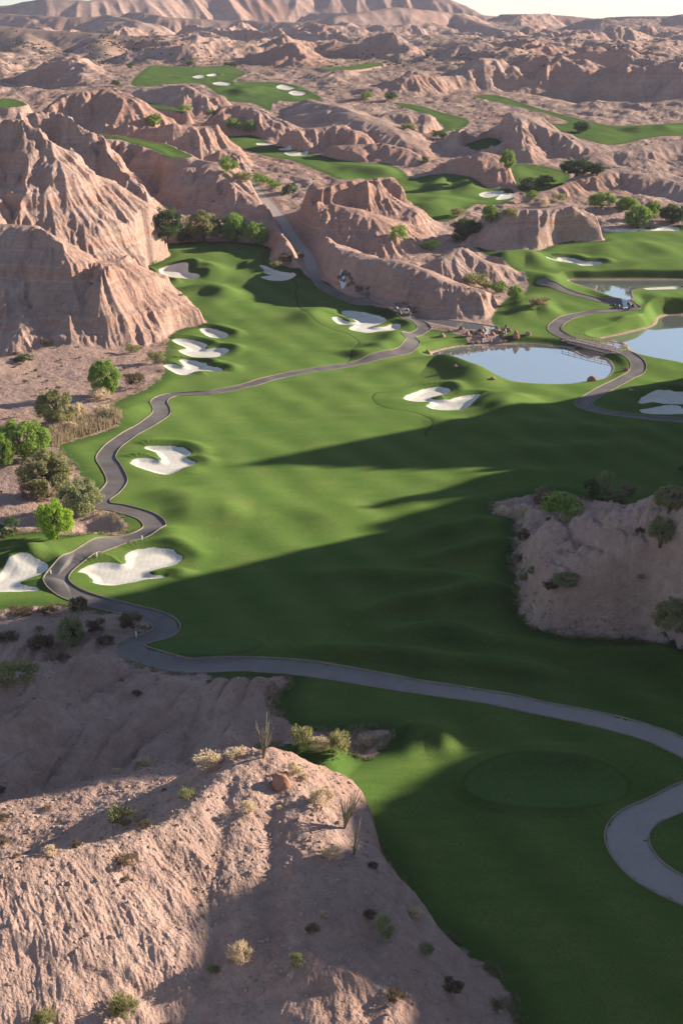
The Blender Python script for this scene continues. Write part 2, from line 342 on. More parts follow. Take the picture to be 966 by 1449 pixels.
ridge(None, [(395,194,4.5),(440,180,7),(486,174,7.6),(503,190,5.2)], 0.7, 1.5, front=0.95)
ridge(None, [(480,205,4),(529,201,5),(561,211,4),(586,226,1.6)], 0.65, 1.5)
ridge('pointed hill with a sunlit right flank behind the left cliffs', [(60,160,9),(76,149,12),(106,130,16),(136,123,17.5),(165,132,16),(182,150,12),(204,174,6)], 0.75, 1.0)
ridge('flat topped rock ledge behind the small hilltop green', [(150,178,10.5),(185,178,11),(224,179,11),(258,177,11.5),(294,179,11)], 0.8, 2.5, front=1.6, cliff=4.0)
ridge(None, [(294,179,11),(318,205,5.5),(345,232,1.6)], 0.75, 1.0)
ridge('pair of pale knolls below the farthest green', [(200,132,5),(211,122,8),(233,123,8),(252,141,4)], 0.7, 1.2)
ridge(None, [(228,127,6),(242,119,9.5),(265,117,10.5),(286,126,9),(304,141,4.5)], 0.7, 1.5)
ridge('pale ridge below the right end of the farthest green', [(300,172,3.5),(318,160,6.5),(339,146,9.5),(363,157,8),(391,166,6),(418,177,3)], 0.65, 1.5)
# far, given by real distance
ridge('gullied badland ridge far to the right', [(470,110,900),(500,98,920),(545,92,930),(600,88,940),(660,92,960),(700,98,980),(760,103,990),(830,104,980),(900,97,1000),(966,92,1020),(1060,88,1040)], 0.42, 6, depth=True)
ridge(None, [(560,90,930),(570,120,860),(580,140,820)], 0.45, 4, depth=True)
ridge(None, [(700,98,980),(690,120,900),(700,138,840)], 0.45, 4, depth=True)
ridge(None, [(800,103,980),(830,125,850),(870,130,820),(900,150,760)], 0.45, 4, depth=True)
ridge('brown ridges far to the left', [(-60,38,1150),(0,36,1150),(60,42,1130),(140,46,1100),(220,54,1080),(300,64,1100)], 0.35, 8, depth=True)
ridge(None, [(40,45,1130),(30,80,950),(50,110,800)], 0.4, 4, depth=True)
ridge(None, [(140,50,1100),(150,85,900),(120,112,760)], 0.4, 4, depth=True)
ridge('mountain range on the skyline', [(-150,10,2300),(0,6,2300),(30,2,2300),(70,-4,2250),(130,-2,2250),(190,-12,2300),(280,-25,2400),(420,-35,2500),(560,-28,2500),(630,-4,2450),(684,20,2400),(743,25,2500),(772,17,2500),(803,20,2500),(863,25,2500),(966,34,2500),(1100,44,2500)], 0.6, 8, depth=True)
ridge(None, [(190,14,1900),(230,22,1850),(330,26,1850),(430,30,1800),(480,20,1800),(560,8,1850),(640,16,1900),(690,36,1800),(760,50,1650)], 0.6, 6, depth=True)
ridge(None, [(640,58,1500),(720,48,1600),(800,46,1600),(880,52,1500),(966,58,1450),(1060,60,1400)], 0.5, 5, depth=True)
ridge(None, [(-60,16,2000),(20,18,1950),(90,22,1900),(150,20,1900),(200,30,1700)], 0.55, 5, depth=True)
def blur(A, n):
    k = np.exp(-0.5 * (np.arange(-2 * n, 2 * n + 1) / n) ** 2).astype(np.float32); k /= k.sum(); B = np.zeros_like(A); P_ = np.pad(A, ((2 * n, 2 * n), (0, 0)), mode='edge')
    for i, q in enumerate(k): B += q * P_[i:i + A.shape[0]]
    A = B; B = np.zeros_like(A); P_ = np.pad(A, ((0, 0), (2 * n, 2 * n)), mode='edge')
    for i, q in enumerate(k): B += q * P_[:, i:i + A.shape[1]]
    return B
Hh = np.maximum(Hh, ZB - 16)
r_ = np.searchsorted(YV, 190)
Hh = np.concatenate([blur(Hh[:r_ + 30], max(1, int(5 * RES)))[:r_], blur(Hh, max(1, int(2 * RES)))[r_:]])
# hills just outside the right edge; their long shadows cross the fairway
SHADOW = [(1520,420,0),(1449,330,3),(1370,290,4.5),(1290,310,6),(1235,520,5.0),(1160,480,6.8),(1112,520,0),(1080,545,0),(1052,655,0),(1040,640,0),(1034,560,0),(1062,60,0),(1075,-120,-2),(1010,-420,0),(945,-260,0),(905,80,0),(870,210,0),(840,310,0),(820,365,0),(780,460,0),(740,530,0),(716,560,0),(712,640,0),(700,720,0),(684,760,0),(672,640,0),(668,540,0),(660,450,0),(651,395,0),(640,440,0),(620,560,0),(600,680,0),(588,735,0),(578,800,0),(570,880,0),(560,960,0),(545,1010,0)]
sy = []; sh = []
for py, px, ph in SHADOW:
    xs, ys = unproj(px, py, ph); t = 60.0
    for _ in range(12): t = (0.30 * float(zc0(ys + t * math.sin(SUN_AZ))) + 75 - xs) / math.cos(SUN_AZ)
    sy.append(ys + t * math.sin(SUN_AZ)); sh.append(ph + t * TS)
sy = np.array(sy); o = np.argsort(sy); print(np.round(sy, 1)); sy = sy[o]; sh = np.array(sh)[o]
hh = np.interp(YV, sy, sh, left=sh[0], right=0) * sstep(345, 320, YV)
hh += (fbm(YV / 8, YV * 0 + 3.3, 3, 71) * 3.0 * sstep(195, 215, YV) * (hh > 5))
hh -= 2.9 * sstep(147, 153, YV) * sstep(172, 168, YV)
hh += 11 * sstep(171, 177, YV) * sstep(198, 188, YV)
HILLS.append('high hill just past the right edge shading the fairway')
crest_x = 0.30 * ZC + 75
d = np.abs(Xg - crest_x[:, None])
z = ZB + hh[:, None].astype(np.float32) - np.where(Xg < crest_x[:, None], 0.8, 0.4) * np.clip(d - 1.0, 0, None)
ch = (z > Hh) & (z > ZB + 0.8) & (d < 170); hill_id[ch] = len(HILLS) - 1
OCC = np.where(d < 170, z, -60).astype(np.float32)
print('ridges', time.time() - T0)

# ------------------------------------------------------------------ rolling badlands between the traced hills
ampY = np.interp(YV, [0, 330, 390, 520, 700, 950, 1300, 1700, 2400, 3600], [0, 0, 6, 13, 20, 22, 19, 28, 70, 80])[:, None]
amp = (ampY * sstep(6, 55, np.minimum(grass_d, path_d + 4)) * (0.35 + 0.65 * sstep(-0.25, 0.35, pnoise(Xg / 170, Yg / 170, 61)))).astype(np.float32)
plain = np.exp(-((Yg - 1120) / 170) ** 2) * sstep(-260, -60, Xg)   # smooth desert apron in the distance
amp *= 1 - 0.5 * plain.astype(np.float32)
far = sstep(1500, 2000, Yg)
nz = 0.95 * (ridged(XW / 105, YW / 105, 4, 31, 0.32) - 0.7) + 0.3 * fbm(XW / 55, YW / 55, 3, 33, 0.4)
nz2 = ridged(XW / 520, YW / 520, 4, 77, 0.4) - 0.7
nz = nz * (1 - far) + nz2 * far
Hn = ZB + amp * np.maximum(nz, -0.35)
# low ground left of the fairway and the gully at the lower left
lowp = fbm(Xg / 9, Yg / 9, 4, 91)
Hn += np.where(Yg < 345, lowp * 0.35, lowp * 0.8).astype(np.float32)
GUL = np.array([(*unproj(a, b, h), h) for a, b, h in ((372,1000,-1.0),(300,1040,-5.0),(150,1100,-9.0),(0,1150,-11.5),(-150,1185,-13.0),(-320,1215,-14.0))])
gz = np.full(Xg.shape, 99, np.float32)
for i in range(len(GUL) - 1):
    (ax, ay, az), (bx, by, bz) = GUL[i], GUL[i + 1]
    px = XW - np.float32(ax); py = YW - np.float32(ay); ex, ey = np.float32(bx - ax), np.float32(by - ay)
    t = np.clip((px * ex + py * ey) / (ex * ex + ey * ey), 0, 1); dd = np.hypot(px - t * ex, py - t * ey)
    gz = np.minimum(gz, az + (bz - az) * t + 0.72 * dd * dd / (dd + 2.0))
Hn = -smax(-Hn, -gz, 1.5)
gx, gy = unproj(140, 740); Hn -= (1.8 * np.exp(-(((Xg - gx) / 4) ** 2 + ((Yg - gy) / 4) ** 2))).astype(np.float32)
gx, gy = unproj(470, 1048); Hn -= (2.2 * np.exp(-(((Xg - gx) / 6) ** 2 + ((Yg - gy) / 4) ** 2))).astype(np.float32)
for (a, b) in ((640,1400),(605,1350),(690,1449),(650,1480),(600,1440)):
    gx, gy = unproj(a, b); Hn -= (1.6 * np.exp(-(((Xg - gx) / 3.5) ** 2 + ((Yg - gy) / 4) ** 2))).astype(np.float32)
Zh = smax(Hn, Hh, 1.6)
Zh = np.maximum(Zh, OCC)
# gradients on the fan grid
def grad(Z):
    dzdr = np.gradient(Z, axis=0); dzdc = np.gradient(Z, axis=1)
    yr = np.gradient(YV)[:, None]; xr = np.gradient(Xg, axis=0); xc = np.gradient(Xg, axis=1)
    zx = dzdc / xc; zy = (dzdr - zx * xr) / yr
    return zx.astype(np.float32), zy.astype(np.float32)
# erosion gullies running down the slopes, several sizes
def erode(Z, wl, amp_, seed, ymax, ymin=0):
    r0 = np.searchsorted(YV, ymin); r1 = np.searchsorted(YV, ymax)
    ym = min(max(ymin, 90), ymax) * 0.6 + ymax * 0.4 if ymin < 1000 else 1900
    nb = int(np.clip(wl * 0.28 / (0.00125 * ym / RES if ym < 900 else 0.0023 * ym / RES), 1, 14))
    zx, zy = grad(blur(Z, nb)); zx = zx[r0:r1]; zy = zy[r0:r1]
    m = (grass_d[r0:r1] > 0.3)
    x = Xg[r0:r1][m]; y = Yg[r0:r1][m]; zx = zx[m]; zy = zy[m]
    g = np.hypot(zx, zy) + 1e-4
    sx = -zy / g; sy_ = zx / g
    px = x / wl; py = y / wl; ix = np.floor(px).astype(np.int64); iy = np.floor(py).astype(np.int64)
    num = np.zeros_like(px); den = np.full_like(px, 1e-6)
    for i in (-1, 0, 1):
        for j in (-1, 0, 1):
            h = _hash((ix + i) & 0xffffff, (iy + j) & 0xffffff, seed)
            qx = px - (ix + i) - (h & np.uint32(0xffff)).astype(np.float32) / 65536
            qy = py - (iy + j) - (h >> np.uint32(16)).astype(np.float32) / 65536
            w = np.clip(1 - (qx * qx + qy * qy) / 2.1, 0, 1) ** 3
            num += w * np.cos((qx * sx + qy * sy_) * (2 * PI)); den += w
    c = num / den
    c = 1 - np.abs(c) * 1.5 - 0.2
    f = sstep(0.16, 0.75, g)
    out = Z.copy(); sub = out[r0:r1]; sub[m] += (amp_ * f * c).astype(np.float32)
    return out
Zh = erode(Zh, 240, 26.0, 2, 3600, 1400)
Zh = erode(Zh, 100, 7.0, 3, 3600, 1100)
Zh = erode(Zh, 45, 2.5, 9, 3600, 1300)
Zh = erode(Zh, 34, 2.8, 3, 1350, 400)
Zh = erode(Zh, 15, 0.7, 4, 430, 290)
Zh = erode(Zh, 15, 1.1, 4, 1300, 430)
Zh = erode(Zh, 6.5, 0.7, 5, 700, 200)
Zh = erode(Zh, 6, 0.22, 5, 200)
Zh = erode(Zh, 2.6, 0.06, 6, 200)
Zh = erode(Zh, 2.6, 0.2, 6, 420, 200)
Zh = erode(Zh, 1.2, 0.05, 7, 230)
Zh = erode(Zh, 0.65, 0.06, 8, 135)
zx, zy = grad(Zh); sl = np.hypot(zx, zy)
steep = sstep(0.45, 1.0, sl)
lay = (Zh + fbm(Xg / 25, Yg / 25, 2, 41) * 1.2)
Zh += (steep * 0.14 * np.sin(lay * 2 * PI / 1.9) + steep * 0.2 * np.sin(lay * 2 * PI / 4.7)).astype(np.float32) * sstep(140, 260, Yg)
Zh += fbm(Xg / 2.4, Yg / 2.4, 4, 131, 0.55) * (0.035 + 0.09 * steep) * np.clip(Yg / 250, 0.5, 1.3)
rh = (sstep(14, 22, Xg) * sstep(205, 190, Yg) * sstep(125, 135, Yg)).astype(np.float32)
Zh += rh * (fbm(XW / 6, YW / 6, 5, 161, 0.6) * 1.1 + np.minimum(np.abs(pnoise(XW / 8, YW / 11, 163)) * 4.0, 1.1) + np.minimum(np.abs(pnoise(XW / 3, YW / 4.2, 165)) * 1.6, 0.45) - 1.0)
gl = (sstep(-3, -9, Xg) * sstep(110, 116, Yg) * sstep(146, 139, Yg)).astype(np.float32)
qa, qb = XW * 0.92 - YW * 0.39, XW * 0.39 + YW * 0.92
Zh += gl * (np.minimum(np.abs(pnoise(qa / 7, qb / 24, 171)) * 5.0, 1.5) + np.minimum(np.abs(pnoise(qa / 2.8, qb / 9, 173)) * 1.6, 0.45) - 1.2 + fbm(Xg / 4, Yg / 4, 4, 175) * 0.3)
Zh += (fbm(Xg / 2.6, Yg / 2.6, 3, 157, 0.55) * 0.16 * sstep(200, 150, Yg)).astype(np.float32)
Zh += (fbm(Xg / 0.75, Yg / 0.75, 3, 151, 0.6) * 0.065 * sstep(210, 120, Yg)).astype(np.float32)
print('erode', time.time() - T0)

# ------------------------------------------------------------------ the golf course surface
Zc = ZB + goff + fbm(Xg / 24, Yg / 24, 3, 201) * 0.38 * sstep(0, -8, grass_d) + pnoise(Xg / 7, Yg / 7, 207) * 0.06
SWELL = [  # long grassy swells: crest line, height, half width (m)
 ([(540,716),(620,712),(700,712)],0.8,3.0), ([(560,772),(650,752),(722,737)],1.0,3.0), ([(600,797),(680,777),(726,765)],0.9,2.6), ([(430,815),(540,820),(640,826),(720,840)],0.9,3.5),
 ([(500,872),(620,851),(735,842)],1.0,3.0), ([(540,895),(640,902),(700,921),(800,924)],1.1,3.2), ([(830,930),(880,941),(966,935)],1.2,3.2), ([(380,925),(520,930),(700,950),(900,985)],0.9,3.0),
 ([(640,690),(720,676),(800,664)],1.2,3.0), ([(700,640),(800,640),(920,630)],1.4,4.5), ([(740,600),(830,610),(940,616)],1.2,4.0),
 ([(420,735),(470,728),(520,716)],0.5,4), ([(235,728),(300,722),(350,726)],0.9,4.0), ([(240,690),(260,705),(270,715)],0.8,3.5), ([(230,745),(250,765),(262,780)],0.9,3.0),
 ([(430,460),(455,442),(480,438)],1.6,4.5), ([(545,498),(560,485),(562,470)],1.9,4.0), ([(490,505),(530,500),(548,492)],1.4,4.0), ([(560,515),(620,508),(660,525),(700,545)],2.6,6.0), ([(690,560),(715,565),(720,590)],2.2,5.0), ([(610,600),(680,610),(740,588)],1.2,4.5),
 ([(250,375),(290,378),(318,392)],1.8,3.2), ([(255,408),(300,410),(330,425)],2.0,4.0), ([(340,378),(370,372),(385,376)],1.0,3), ([(425,380),(430,395),(455,410)],1.2,3),
 ([(700,395),(760,395),(800,405)],2.0,5), ([(690,372),(740,365),(780,372)],2.4,6), ([(830,362),(880,350),(960,352)],1.2,6), ([(860,378),(930,372),(1000,372)],0.9,6),
 ([(870,455),(900,450),(915,446)],0.9,3), ([(905,428),(940,422),(990,420)],0.7,4), ([(720,440),(760,430),(790,440)],1.5,6), ([(890,560),(960,555),(1030,556)],1.4,4),
 ([(30,785),(100,775),(160,762)],0.7,3), ([(0,800),(60,785)],0.6,3), ([(110,610),(170,590),(210,575)],1.2,3.5), ([(560,1048),(600,1040),(650,1052)],0.7,3), ([(400,1068),(440,1075),(490,1090)],0.8,4),
 ([(640,1095),(780,1075),(900,1090)],0.8,3.5), ([(600,265),(640,256),(680,268)],2.2,6), ([(480,236),(530,242),(560,250)],1.8,6), ([(600,300),(620,285),(650,280)],1.5,6), ([(880,185),(920,183),(960,182)],1.6,5), ([(330,135),(360,128),(390,126)],2.5,8),
]
for pts, h, hw in SWELL:
    P = smooth_open(world(pts), 4); f = np.full(Xg.shape, BIG, np.float32); line_dist(f, P, hw * 3)
    c0, v0 = (P[0] + P[-1]) / 2, (P[-1] - P[0]) / 2; sp = ((Xg - c0[0]) * v0[0] + (Yg - c0[1]) * v0[1]) / (v0 @ v0)
    taper = sstep(1.25, 0.35, np.abs(sp))
    Zc += taper * h * (1.7 if P[0, 1] < 178 else 0.85) * np.exp(-(f / (hw * (0.75 if P[0, 1] < 178 else 1.0))) ** 2).astype(np.float32)
# bunkers: sunk floor, raised lip on the far and right sides
sd = sand_d + pnoise(Xg / 1.6, Yg / 1.6, 311) * 0.22 * sstep(600, 200, Yg)
bs = np.clip(Yg / 230, 0.8, 1.05) * (1 - 0.5 * sstep(380, 480, Yg))
bgx, bgy = grad(np.minimum(sand_d, 12)); bw = np.clip(0.12 + 0.9 * (0.55 * bgx + 0.83 * bgy), 0.1, 1.0)
Zc += 0.62 * bs * bw * np.exp(-((sand_d - 2.0) / 1.5) ** 2)
Zc -= 0.42 * bs * sstep(0.5, -1.4, sand_d)
# swales, paths, tees
Zc -= 0.03 * np.exp(-(swale_d / 0.5) ** 2)
Zc += 0.35 * sstep(1.2, -0.2, tee_d)
Zc -= 0.06 * sstep(0.15, -0.1, path_d)
g = np.maximum(sstep(2.4, 0.2, grass_d + pnoise(Xg / 3, Yg / 3, 313) * 0.5), sstep(4.5, 0.4, path_d))
Z = Zh * (1 - g) + Zc * g
Z = np.where(OCC > ZB + 0.5, np.maximum(Z, OCC), Z)
for f, zw, P in pond_d:
    bank = sstep(3.2, 0.0, f)
    Z = Z * (1 - bank) + (zw + 0.16) * bank
    Z = np.where(f < 0, zw + 0.16 - np.clip(-f * 0.75, 0, 1.3), Z)
Z = Z.astype(np.float32)
zx, zy = grad(Z); nl = 1 / np.sqrt(1 + zx * zx + zy * zy)
NRM = np.stack([-zx * nl, -zy * nl, nl], -1).astype(np.float32)
slope_g = np.hypot(zx, zy)
print('surface', time.time() - T0)

def zlook(x, y):
    x = np.atleast_1d(np.asarray(x, float)); y = np.atleast_1d(np.asarray(y, float))
    r = np.clip(np.searchsorted(YV, y) - 1, 0, NR - 2); fr = np.clip((y - YV[r]) / (YV[r + 1] - YV[r]), 0, 1)
    w = x / zc0(y); c = np.clip(np.searchsorted(WV, w) - 1, 0, NC - 2); fc = np.clip((w - WV[c]) / (WV[c + 1] - WV[c]), 0, 1)
    return (Z[r, c] * (1 - fr) * (1 - fc) + Z[r + 1, c] * fr * (1 - fc) + Z[r, c + 1] * (1 - fr) * fc + Z[r + 1, c + 1] * fr * fc)
def flook(Fld, x, y):
    r = np.clip(np.searchsorted(YV, y), 0, NR - 1); c = np.clip(np.searchsorted(WV, np.asarray(x) / zc0(y)), 0, NC - 1)
    return Fld[r, c]
def hit(px, py):
    """first point of the ground seen along a photo pixel's ray"""
    dx, dy, dz = ray(px, py); y = YV; x = dx / dy * y; z = HCAM + dz / dy * y
    d = z - zlook(x, y); k = np.argmax(d <= 0)
    if k == 0: k = NR - 2
    t = d[k - 1] / (d[k - 1] - d[k] + 1e-9) if d[k - 1] > 0 else 0
    yy = y[k - 1] + (y[k] - y[k - 1]) * t; xx = dx / dy * yy
    return float(xx), float(yy), float(zlook(xx, yy)[0])
# ------------------------------------------------------------------ node helpers
class NT:
    def __init__(s, name):
        s.m = bpy.data.materials.new(name); s.m.use_nodes = True; s.t = s.m.node_tree; s.t.nodes.clear()
        s.out = s.t.nodes.new('ShaderNodeOutputMaterial')
        g = s.t.nodes.new('ShaderNodeNewGeometry'); s.pos = g.outputs['Position']
    def n(s, typ, **kw):
        x = s.t.nodes.new(typ)
        for k, v in kw.items(): setattr(x, k, v)
        return x
    def link(s, a, b): s.t.links.new(a, b)
    def put(s, sock, v):
        if isinstance(v, bpy.types.NodeSocket): s.link(v, sock)
        elif v is not None:
            if sock.type == 'RGBA' and len(v) == 3: v = (*v, 1)
            sock.default_value = v
    def math(s, op, a, b=None, c=None, clamp=False):
        x = s.n('ShaderNodeMath', operation=op, use_clamp=clamp)
        for i, v in enumerate((a, b, c)):
            if v is not None: s.put(x.inputs[i], v)
        return x.outputs[0]
    def ramp(s, v, a, b, lo=0.0, hi=1.0):
        x = s.n('ShaderNodeMapRange', interpolation_type='SMOOTHSTEP')
        for i, q in enumerate((v, a, b, lo, hi)): s.put(x.inputs[i], q)
        return x.outputs[0]
    def attr(s, name, vec=False):
        x = s.n('ShaderNodeAttribute', attribute_name=name); return x.outputs['Vector' if vec else 'Fac']
    def noise(s, scale, detail=3, rough=0.55, vec=None, dist=0.0):
        x = s.n('ShaderNodeTexNoise'); s.put(x.inputs['Vector'], vec or s.pos)
        x.inputs['Scale'].default_value = scale; x.inputs['Detail'].default_value = detail; x.inputs['Roughness'].default_value = rough; x.inputs['Distortion'].default_value = dist
        return x.outputs['Fac']
    def voro(s, scale, vec=None, feature='F1', out='Distance'):
        x = s.n('ShaderNodeTexVoronoi', feature=feature); s.put(x.inputs['Vector'], vec or s.pos); x.inputs['Scale'].default_value = scale
        return x.outputs[out]
    def mix(s, f, a, b, mode='MIX'):
        x = s.n('ShaderNodeMix', data_type='RGBA', blend_type=mode)
        s.put(x.inputs[0], f); s.put(x.inputs[6], a); s.put(x.inputs[7], b); return x.outputs[2]
    def bump(s, h, strength, dist, normal=None):
        x = s.n('ShaderNodeBump'); x.inputs['Strength'].default_value = strength; x.inputs['Distance'].default_value = dist
        s.put(x.inputs['Height'], h)
        if normal is not None: s.link(normal, x.inputs['Normal'])
        return x.outputs[0]
    def vscale(s, v, sc):
        x = s.n('ShaderNodeVectorMath', operation='MULTIPLY'); s.put(x.inputs[0], v); x.inputs[1].default_value = sc; return x.outputs[0]
    def bsdf(s, color, rough=0.9, normal=None, spec=0.2, **kw):
        p = s.n('ShaderNodeBsdfPrincipled'); s.put(p.inputs['Base Color'], color); s.put(p.inputs['Roughness'], rough); s.put(p.inputs['Specular IOR Level'], spec)
        if normal is not None: s.link(normal, p.inputs['Normal'])
        for k, v in kw.items(): s.put(p.inputs[k], v)
        return p.outputs[0]
    def finish(s, sh): s.link(sh, s.out.inputs['Surface']); return s.m

def ground_material():
    t = NT('desert_ground_and_turf')
    gd, sdn, pd = t.attr('grass_d'), t.attr('sand_d'), t.attr('path_d'); nrm = t.attr('nrm', True)
    slope = t.attr('slope'); tee = t.attr('tee_d'); sw = t.attr('swale_d'); tr = t.attr('track_d')
    sep = t.n('ShaderNodeSeparateXYZ'); t.link(t.pos, sep.inputs[0])
    # --- dirt
    n1 = t.noise(0.012, 3); n2 = t.noise(0.09, 4, 0.6); n3 = t.noise(0.9, 4, 0.65); n4 = t.noise(5.0, 3, 0.7)
    c = t.mix(t.ramp(n2, 0.3, 0.7), (0.318, 0.212, 0.174), (0.415, 0.292, 0.248))
    c = t.mix(t.ramp(n1, 0.45, 0.68), c, (0.35, 0.205, 0.158))
    # bedded layers on steep faces
    zz = t.math('ADD', sep.outputs[2], t.math('MULTIPLY', n2, 2.6))
    lv = t.n('ShaderNodeCombineXYZ'); t.link(zz, lv.inputs[2])
    lay = t.noise(0.55, 4, 0.6, lv.outputs[0]); lay2 = t.noise(1.9, 2, 0.6, lv.outputs[0])
    st = t.math('MULTIPLY', t.ramp(slope, 0.5, 1.0), t.ramp(sep.outputs[1], 170, 260, 0.25, 1.0))
    c = t.mix(t.math('MULTIPLY', st, t.ramp(lay, 0.48, 0.62)), c, (0.37, 0.212, 0.16))
    c = t.mix(t.math('MULTIPLY', t.math('MULTIPLY', st, 0.55), t.ramp(lay2, 0.52, 0.66)), c, (0.46, 0.35, 0.285))
    # flatter ground carries a gravel lag, a little greyer and browner
    c = t.mix(t.math('MULTIPLY', t.ramp(slope, 0.42, 0.12), 0.5), c, (0.30, 0.207, 0.17))
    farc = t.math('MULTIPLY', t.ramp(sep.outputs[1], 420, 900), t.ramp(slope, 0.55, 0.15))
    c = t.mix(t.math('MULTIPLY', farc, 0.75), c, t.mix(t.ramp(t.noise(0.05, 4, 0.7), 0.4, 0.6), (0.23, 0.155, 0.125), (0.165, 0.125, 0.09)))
    c = t.mix(0.9, c, t.mix(t.ramp(n3, 0.25, 0.75), (0.80, 0.78, 0.77), (1.15, 1.15, 1.15)), 'MULTIPLY')
    peb = t.ramp(n4, 0.58, 0.72); peb2 = t.ramp(t.voro(2.2), 0.16, 0.08)
    near = t.ramp(sep.outputs[1], 260, 120)
    c = t.mix(t.math('MULTIPLY', peb, 0.45), c, (0.17, 0.12, 0.10))
    c = t.mix(t.math('MULTIPLY', t.math('MULTIPLY', peb2, near), 0.5), c, (0.55, 0.43, 0.37))
    mot = t.noise(0.45, 5, 0.7)
    c = t.mix(t.math('MULTIPLY', t.ramp(mot, 0.56, 0.72), 0.45), c, (0.2, 0.135, 0.115))
    c = t.mix(t.math('MULTIPLY', t.ramp(mot, 0.44, 0.3), 0.4), c, (0.5, 0.39, 0.335))
    hb = t.math('ADD', t.math('MULTIPLY', n3, 0.55), t.math('MULTIPLY', n4, 0.16))
    hb = t.math('ADD', hb, t.math('MULTIPLY', t.ramp(t.voro(1.7), 0.3, 0.0), 0.12))
    dirt_n = t.bump(hb, 0.8, 0.9, nrm)
    dirt = t.bsdf(c, 0.95, dirt_n, 0.1)
    # --- turf
    g1 = t.noise(0.05, 3); g2 = t.noise(1.0, 5, 0.65, t.vscale(t.pos, (0.16, 0.5, 0.5))); g3 = t.noise(6.0, 3, 0.7)
    gc = t.mix(t.ramp(g1, 0.3, 0.7), (0.092, 0.185, 0.04), (0.13, 0.21, 0.05))
    gc = t.mix(t.ramp(g2, 0.3, 0.75), gc, t.mix(0.5, gc, (0.195, 0.24, 0.065)))
    stripe = t.n('ShaderNodeTexWave', wave_type='BANDS', bands_direction='DIAGONAL'); t.link(t.vscale(t.pos, (1, 0.45, 0)), stripe.inputs['Vector']); stripe.inputs['Scale'].default_value = 0.075; stripe.inputs['Distortion'].default_value = 0.6
    gc = t.mix(t.math('MULTIPLY', t.ramp(gd, -4, -9), 0.4), gc, t.mix(stripe.outputs['Fac'], (0.078, 0.155, 0.032), (0.165, 0.245, 0.068)))
    gc = t.mix(t.ramp(gd, -3.5, -0.5), gc, (0.065, 0.12, 0.03))
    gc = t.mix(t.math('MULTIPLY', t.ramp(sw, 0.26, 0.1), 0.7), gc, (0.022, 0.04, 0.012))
    gc = t.mix(t.math('MULTIPLY', t.ramp(tr, 0.4, 0.15), 0.35), gc, (0.12, 0.18, 0.05))
    gc = t.mix(t.math('MULTIPLY', t.ramp(tee, 0.25, -0.25), 0.8), gc, (0.125, 0.22, 0.062))
    gc = t.mix(t.math('MULTIPLY', t.ramp(t.math('ABSOLUTE', tee), 0.35, 0.1), 0.3), gc, (0.04, 0.075, 0.018))
    gc = t.mix(t.math('MULTIPLY', t.ramp(g3, 0.35, 0.7), 0.5), gc, (0.05, 0.10, 0.02))
    gc = t.mix(t.ramp(sep.outputs[1], 430, 620, 0.0, 0.6), gc, (0.055, 0.10, 0.032))  # far turf darkened in colour: less lush, with partial shade painted in
    gh = t.math('ADD', t.math('MULTIPLY', g3, 0.10), t.math('MULTIPLY', g2, 0.28))
    spk = t.noise(2.2, 4, 0.75)
    gc = t.mix(t.math('MULTIPLY', t.ramp(spk, 0.52, 0.72), 0.38), gc, (0.05, 0.088, 0.02))
    gc = t.mix(t.math('MULTIPLY', t.ramp(t.noise(0.16, 4, 0.65, None, 0.6), 0.52, 0.7), 0.32), gc, (0.185, 0.2, 0.065))
    gh = t.math('ADD', gh, t.math('MULTIPLY', spk, 0.16))
    turf_n = t.bump(gh, 0.9, 1.0, nrm)
    # upright blades: lit and lit through from the side, so low sun brightens them more than bare ground
    def blades(axis):
        v = t.n('ShaderNodeVectorMath', operation='SCALE'); t.link(turf_n, v.inputs[0]); v.inputs[3].default_value = 0.45
        a = t.n('ShaderNodeVectorMath', operation='ADD'); t.link(v.outputs[0], a.inputs[0]); a.inputs[1].default_value = axis
        nv = t.n('ShaderNodeVectorMath', operation='NORMALIZE'); t.link(a.outputs[0], nv.inputs[0])
        d = t.n('ShaderNodeBsdfDiffuse'); t.link(gc, d.inputs[0]); t.link(nv.outputs[0], d.inputs['Normal'])
        tl = t.n('ShaderNodeBsdfTranslucent'); t.link(gc, tl.inputs[0]); t.link(nv.outputs[0], tl.inputs['Normal'])
        s_ = t.n('ShaderNodeAddShader'); t.link(d.outputs[0], s_.inputs[0]); t.link(tl.outputs[0], s_.inputs[1]); return s_.outputs[0]
    b = t.n('ShaderNodeMixShader'); b.inputs[0].default_value = 0.5; t.link(blades((1, 0, 0)), b.inputs[1]); t.link(blades((0, 1, 0)), b.inputs[2])
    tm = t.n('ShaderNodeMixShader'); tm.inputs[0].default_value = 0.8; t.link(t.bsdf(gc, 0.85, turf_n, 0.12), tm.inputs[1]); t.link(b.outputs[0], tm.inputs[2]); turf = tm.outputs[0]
    # --- sand
    s1 = t.noise(0.7, 3); s2 = t.noise(9, 2)
    sc = t.mix(t.ramp(s1, 0.3, 0.7), (0.54, 0.505, 0.445), (0.62, 0.585, 0.525))
    rake = t.n('ShaderNodeTexWave', wave_type='BANDS'); rake.inputs['Scale'].default_value = 0.9; rake.inputs['Distortion'].default_value = 6; rake.inputs['Detail'].default_value = 2; t.link(t.vscale(t.pos, (0.5, 1, 0)), rake.inputs['Vector'])
    s1 = t.math('ADD', s1, t.math('MULTIPLY', rake.outputs['Fac'], 0.12))
    sand = t.bsdf(sc, 0.9, t.bump(t.math('ADD', t.math('MULTIPLY', s1, 0.4), t.math('MULTIPLY', s2, 0.05)), 0.22, 0.5, nrm), 0.1)
    # --- path
    p1 = t.noise(0.35, 4); p2 = t.noise(7, 3)
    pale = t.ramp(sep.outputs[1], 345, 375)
    pc = t.mix(t.ramp(p1, 0.3, 0.7), (0.10, 0.088, 0.086), (0.145, 0.13, 0.126))
